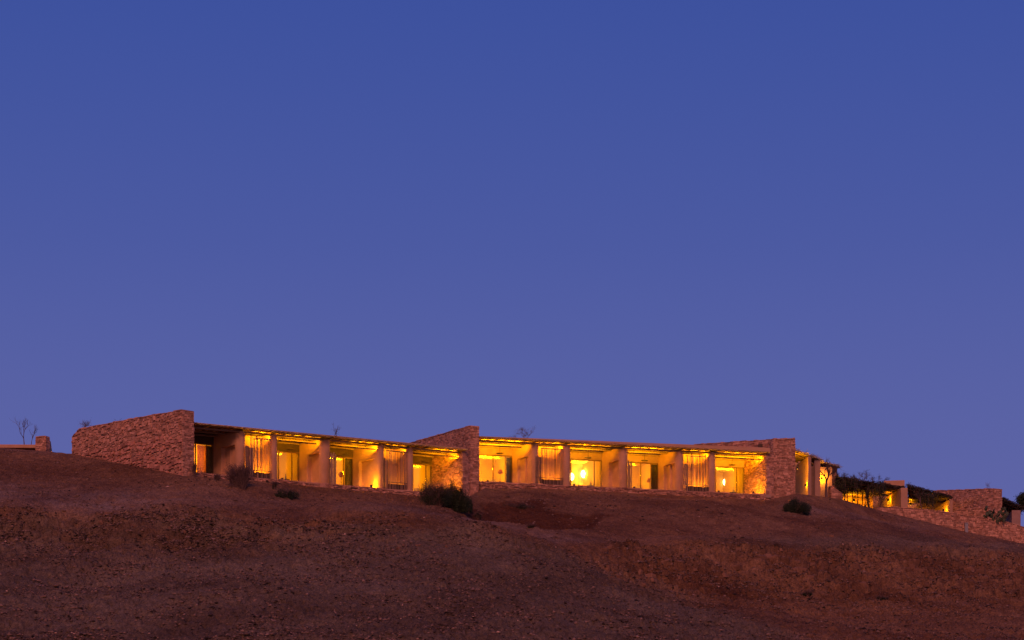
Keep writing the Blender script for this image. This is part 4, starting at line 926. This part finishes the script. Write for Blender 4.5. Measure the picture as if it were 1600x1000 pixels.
bare_tree(at(806, 694, 188), .9, 'low twiggy sprig left of the dense bare tree on the middle roof', 161, 4, .6, .02, stems=2)
bare_tree(at(1291, 773, 190.0), 3.3, 'gnarled bare tree in front of the amber lit rubble wall', 17, 4, .55, .10, group='bare trees on the skyline')
for i, (px, py, h) in enumerate(((1308, 747, .5), (1321, 748, .6), (1333, 750, .5), (1346, 757, 1.1), (1352, 756, 1.25), (1364, 757, .8), (1377, 759, 1.1))):
    bare_tree(at(px, py, 198), h, ['lowest left twig tuft on the dark pergola', 'second twig tuft on the dark pergola', 'third short twig tuft on the dark pergola', 'tall twig tuft at the middle of the dark pergola', 'tallest twig tuft on the dark pergola', 'low twig tuft right of the tallest on the dark pergola', 'twig tuft beside the pale parapet'][i], 300 + i, 4, .55, .025, leaves=70, stems=2, lsize=.04, lmat='leaf', group='twig tufts on the pergola')
# vines hanging over the pergolas
def vine(px0, px1, py0, py1, Y, label, seed, n=5000, sway=1.2):
    random.seed(seed); root = empty('climbing_vine', at((px0 + px1) / 2, py1, Y), label=label, cat='vine', group='dark climbers on the pergolas'); tw = MB(); lf = MB()
    for i in range(46):
        px = random.uniform(px0, px1); a = at(px, py0 + random.uniform(0, 3), Y + random.uniform(-.1, .8)); b_ = at(px + random.gauss(0, 3), py0 + (py1 - py0) * random.uniform(.35, 1), Y + random.uniform(-.1, .8)); mid_ = a.lerp(b_, .5) + Vector((random.gauss(0, .12), 0, 0))
        tw.tube([a, mid_, b_], [.014, .01, .004], 3, cap=False)
        for k in range(n // 46):
            t = random.random(); q = (a.lerp(mid_, t * 2) if t < .5 else mid_.lerp(b_, t * 2 - 1)) + Vector((random.gauss(0, .10), random.gauss(0, .15), random.gauss(0, .09))); u = Vector((random.gauss(0, 1), random.gauss(0, 1), random.gauss(0, 1))).normalized() * .055; w_ = u.orthogonal().normalized() * .028
            lf.add([q - u, q + w_, q + u, q - w_], [(0, 1, 2, 3)])
    tw.build('stems', M['twig'], root, kind='stuff'); lf.build('foliage', M['leaf'], root, kind='stuff')
vine(1304, 1342, 745, 775, 193.0, 'dark vine hanging over the left half of the fourth block pergola', 401, 1500)
vine(1352, 1382, 752, 798, 194.6, 'dark vine and trunk between the glowing fence and the block screen', 402, 2000)
vine(1432, 1462, 770, 798, 196.8, 'dark leafy plant hanging under the fifth block roof', 403, 1300)
bare_tree(at(1440, 800, 196.6), 2.2, 'leafy young tree in front of the fifth block', 404, 3, .5, .05, leaves=90, lmat='leaf', lsize=.06, group='young trees by the terraces', name='young_tree')
bare_tree(at(1358, 800, 195.8), 2.6, 'slim twisted tree right of the glowing fence', 405, 3, .3, .09, group='young trees by the terraces', name='young_tree')
bare_tree(at(1610, 826, 207), 3.0, 'blue green tree cut by the right edge of the picture', 406, 5, .45, .12, leaves=9000, lmat='leaf', lsize=.08, group='young trees by the terraces', name='young_tree')
bare_tree(at(1547, 768, 203), .9, 'wisp of twigs on top of the broad rubble wall at the right', 407, 4, .5, .02, stems=2)
# prickly pear
random.seed(77); base = at(1556, 816, 197.2); pp = empty('prickly_pear', base, label='prickly pear cactus growing over the retaining wall at the right', cat='cactus')
mb = MB(); mb.tube([base - Vector((0, 0, .5)), base + Vector((0, 0, .5))], [.10, .06], 7); mb.build('trunk', M['twig'], pp)
pv = ico_v * np.array([.5, .14, .62]); pm = bpy.data.meshes.new('pad'); pm.from_pydata([tuple(v) for v in pv], [], [tuple(map(int, f)) for f in ico_f]); pm.materials.append(M['cactus'])
for i in range(58):
    o = bpy.data.objects.new('pad', pm); C.objects.link(o); t = random.uniform(-1, 1); k = random.uniform(0, 1)
    o.location = base + Vector((t * .95, random.uniform(-.3, .3), .12 + k * (.9 + .35 * abs(t)) - .15 * (1 - abs(t)))); s = random.uniform(.2, .34)
    o.scale = (s, s, s); o.rotation_euler = (random.gauss(0, .4), random.gauss(t * .6, .5), random.uniform(-.9, .9)); put(o, pp)
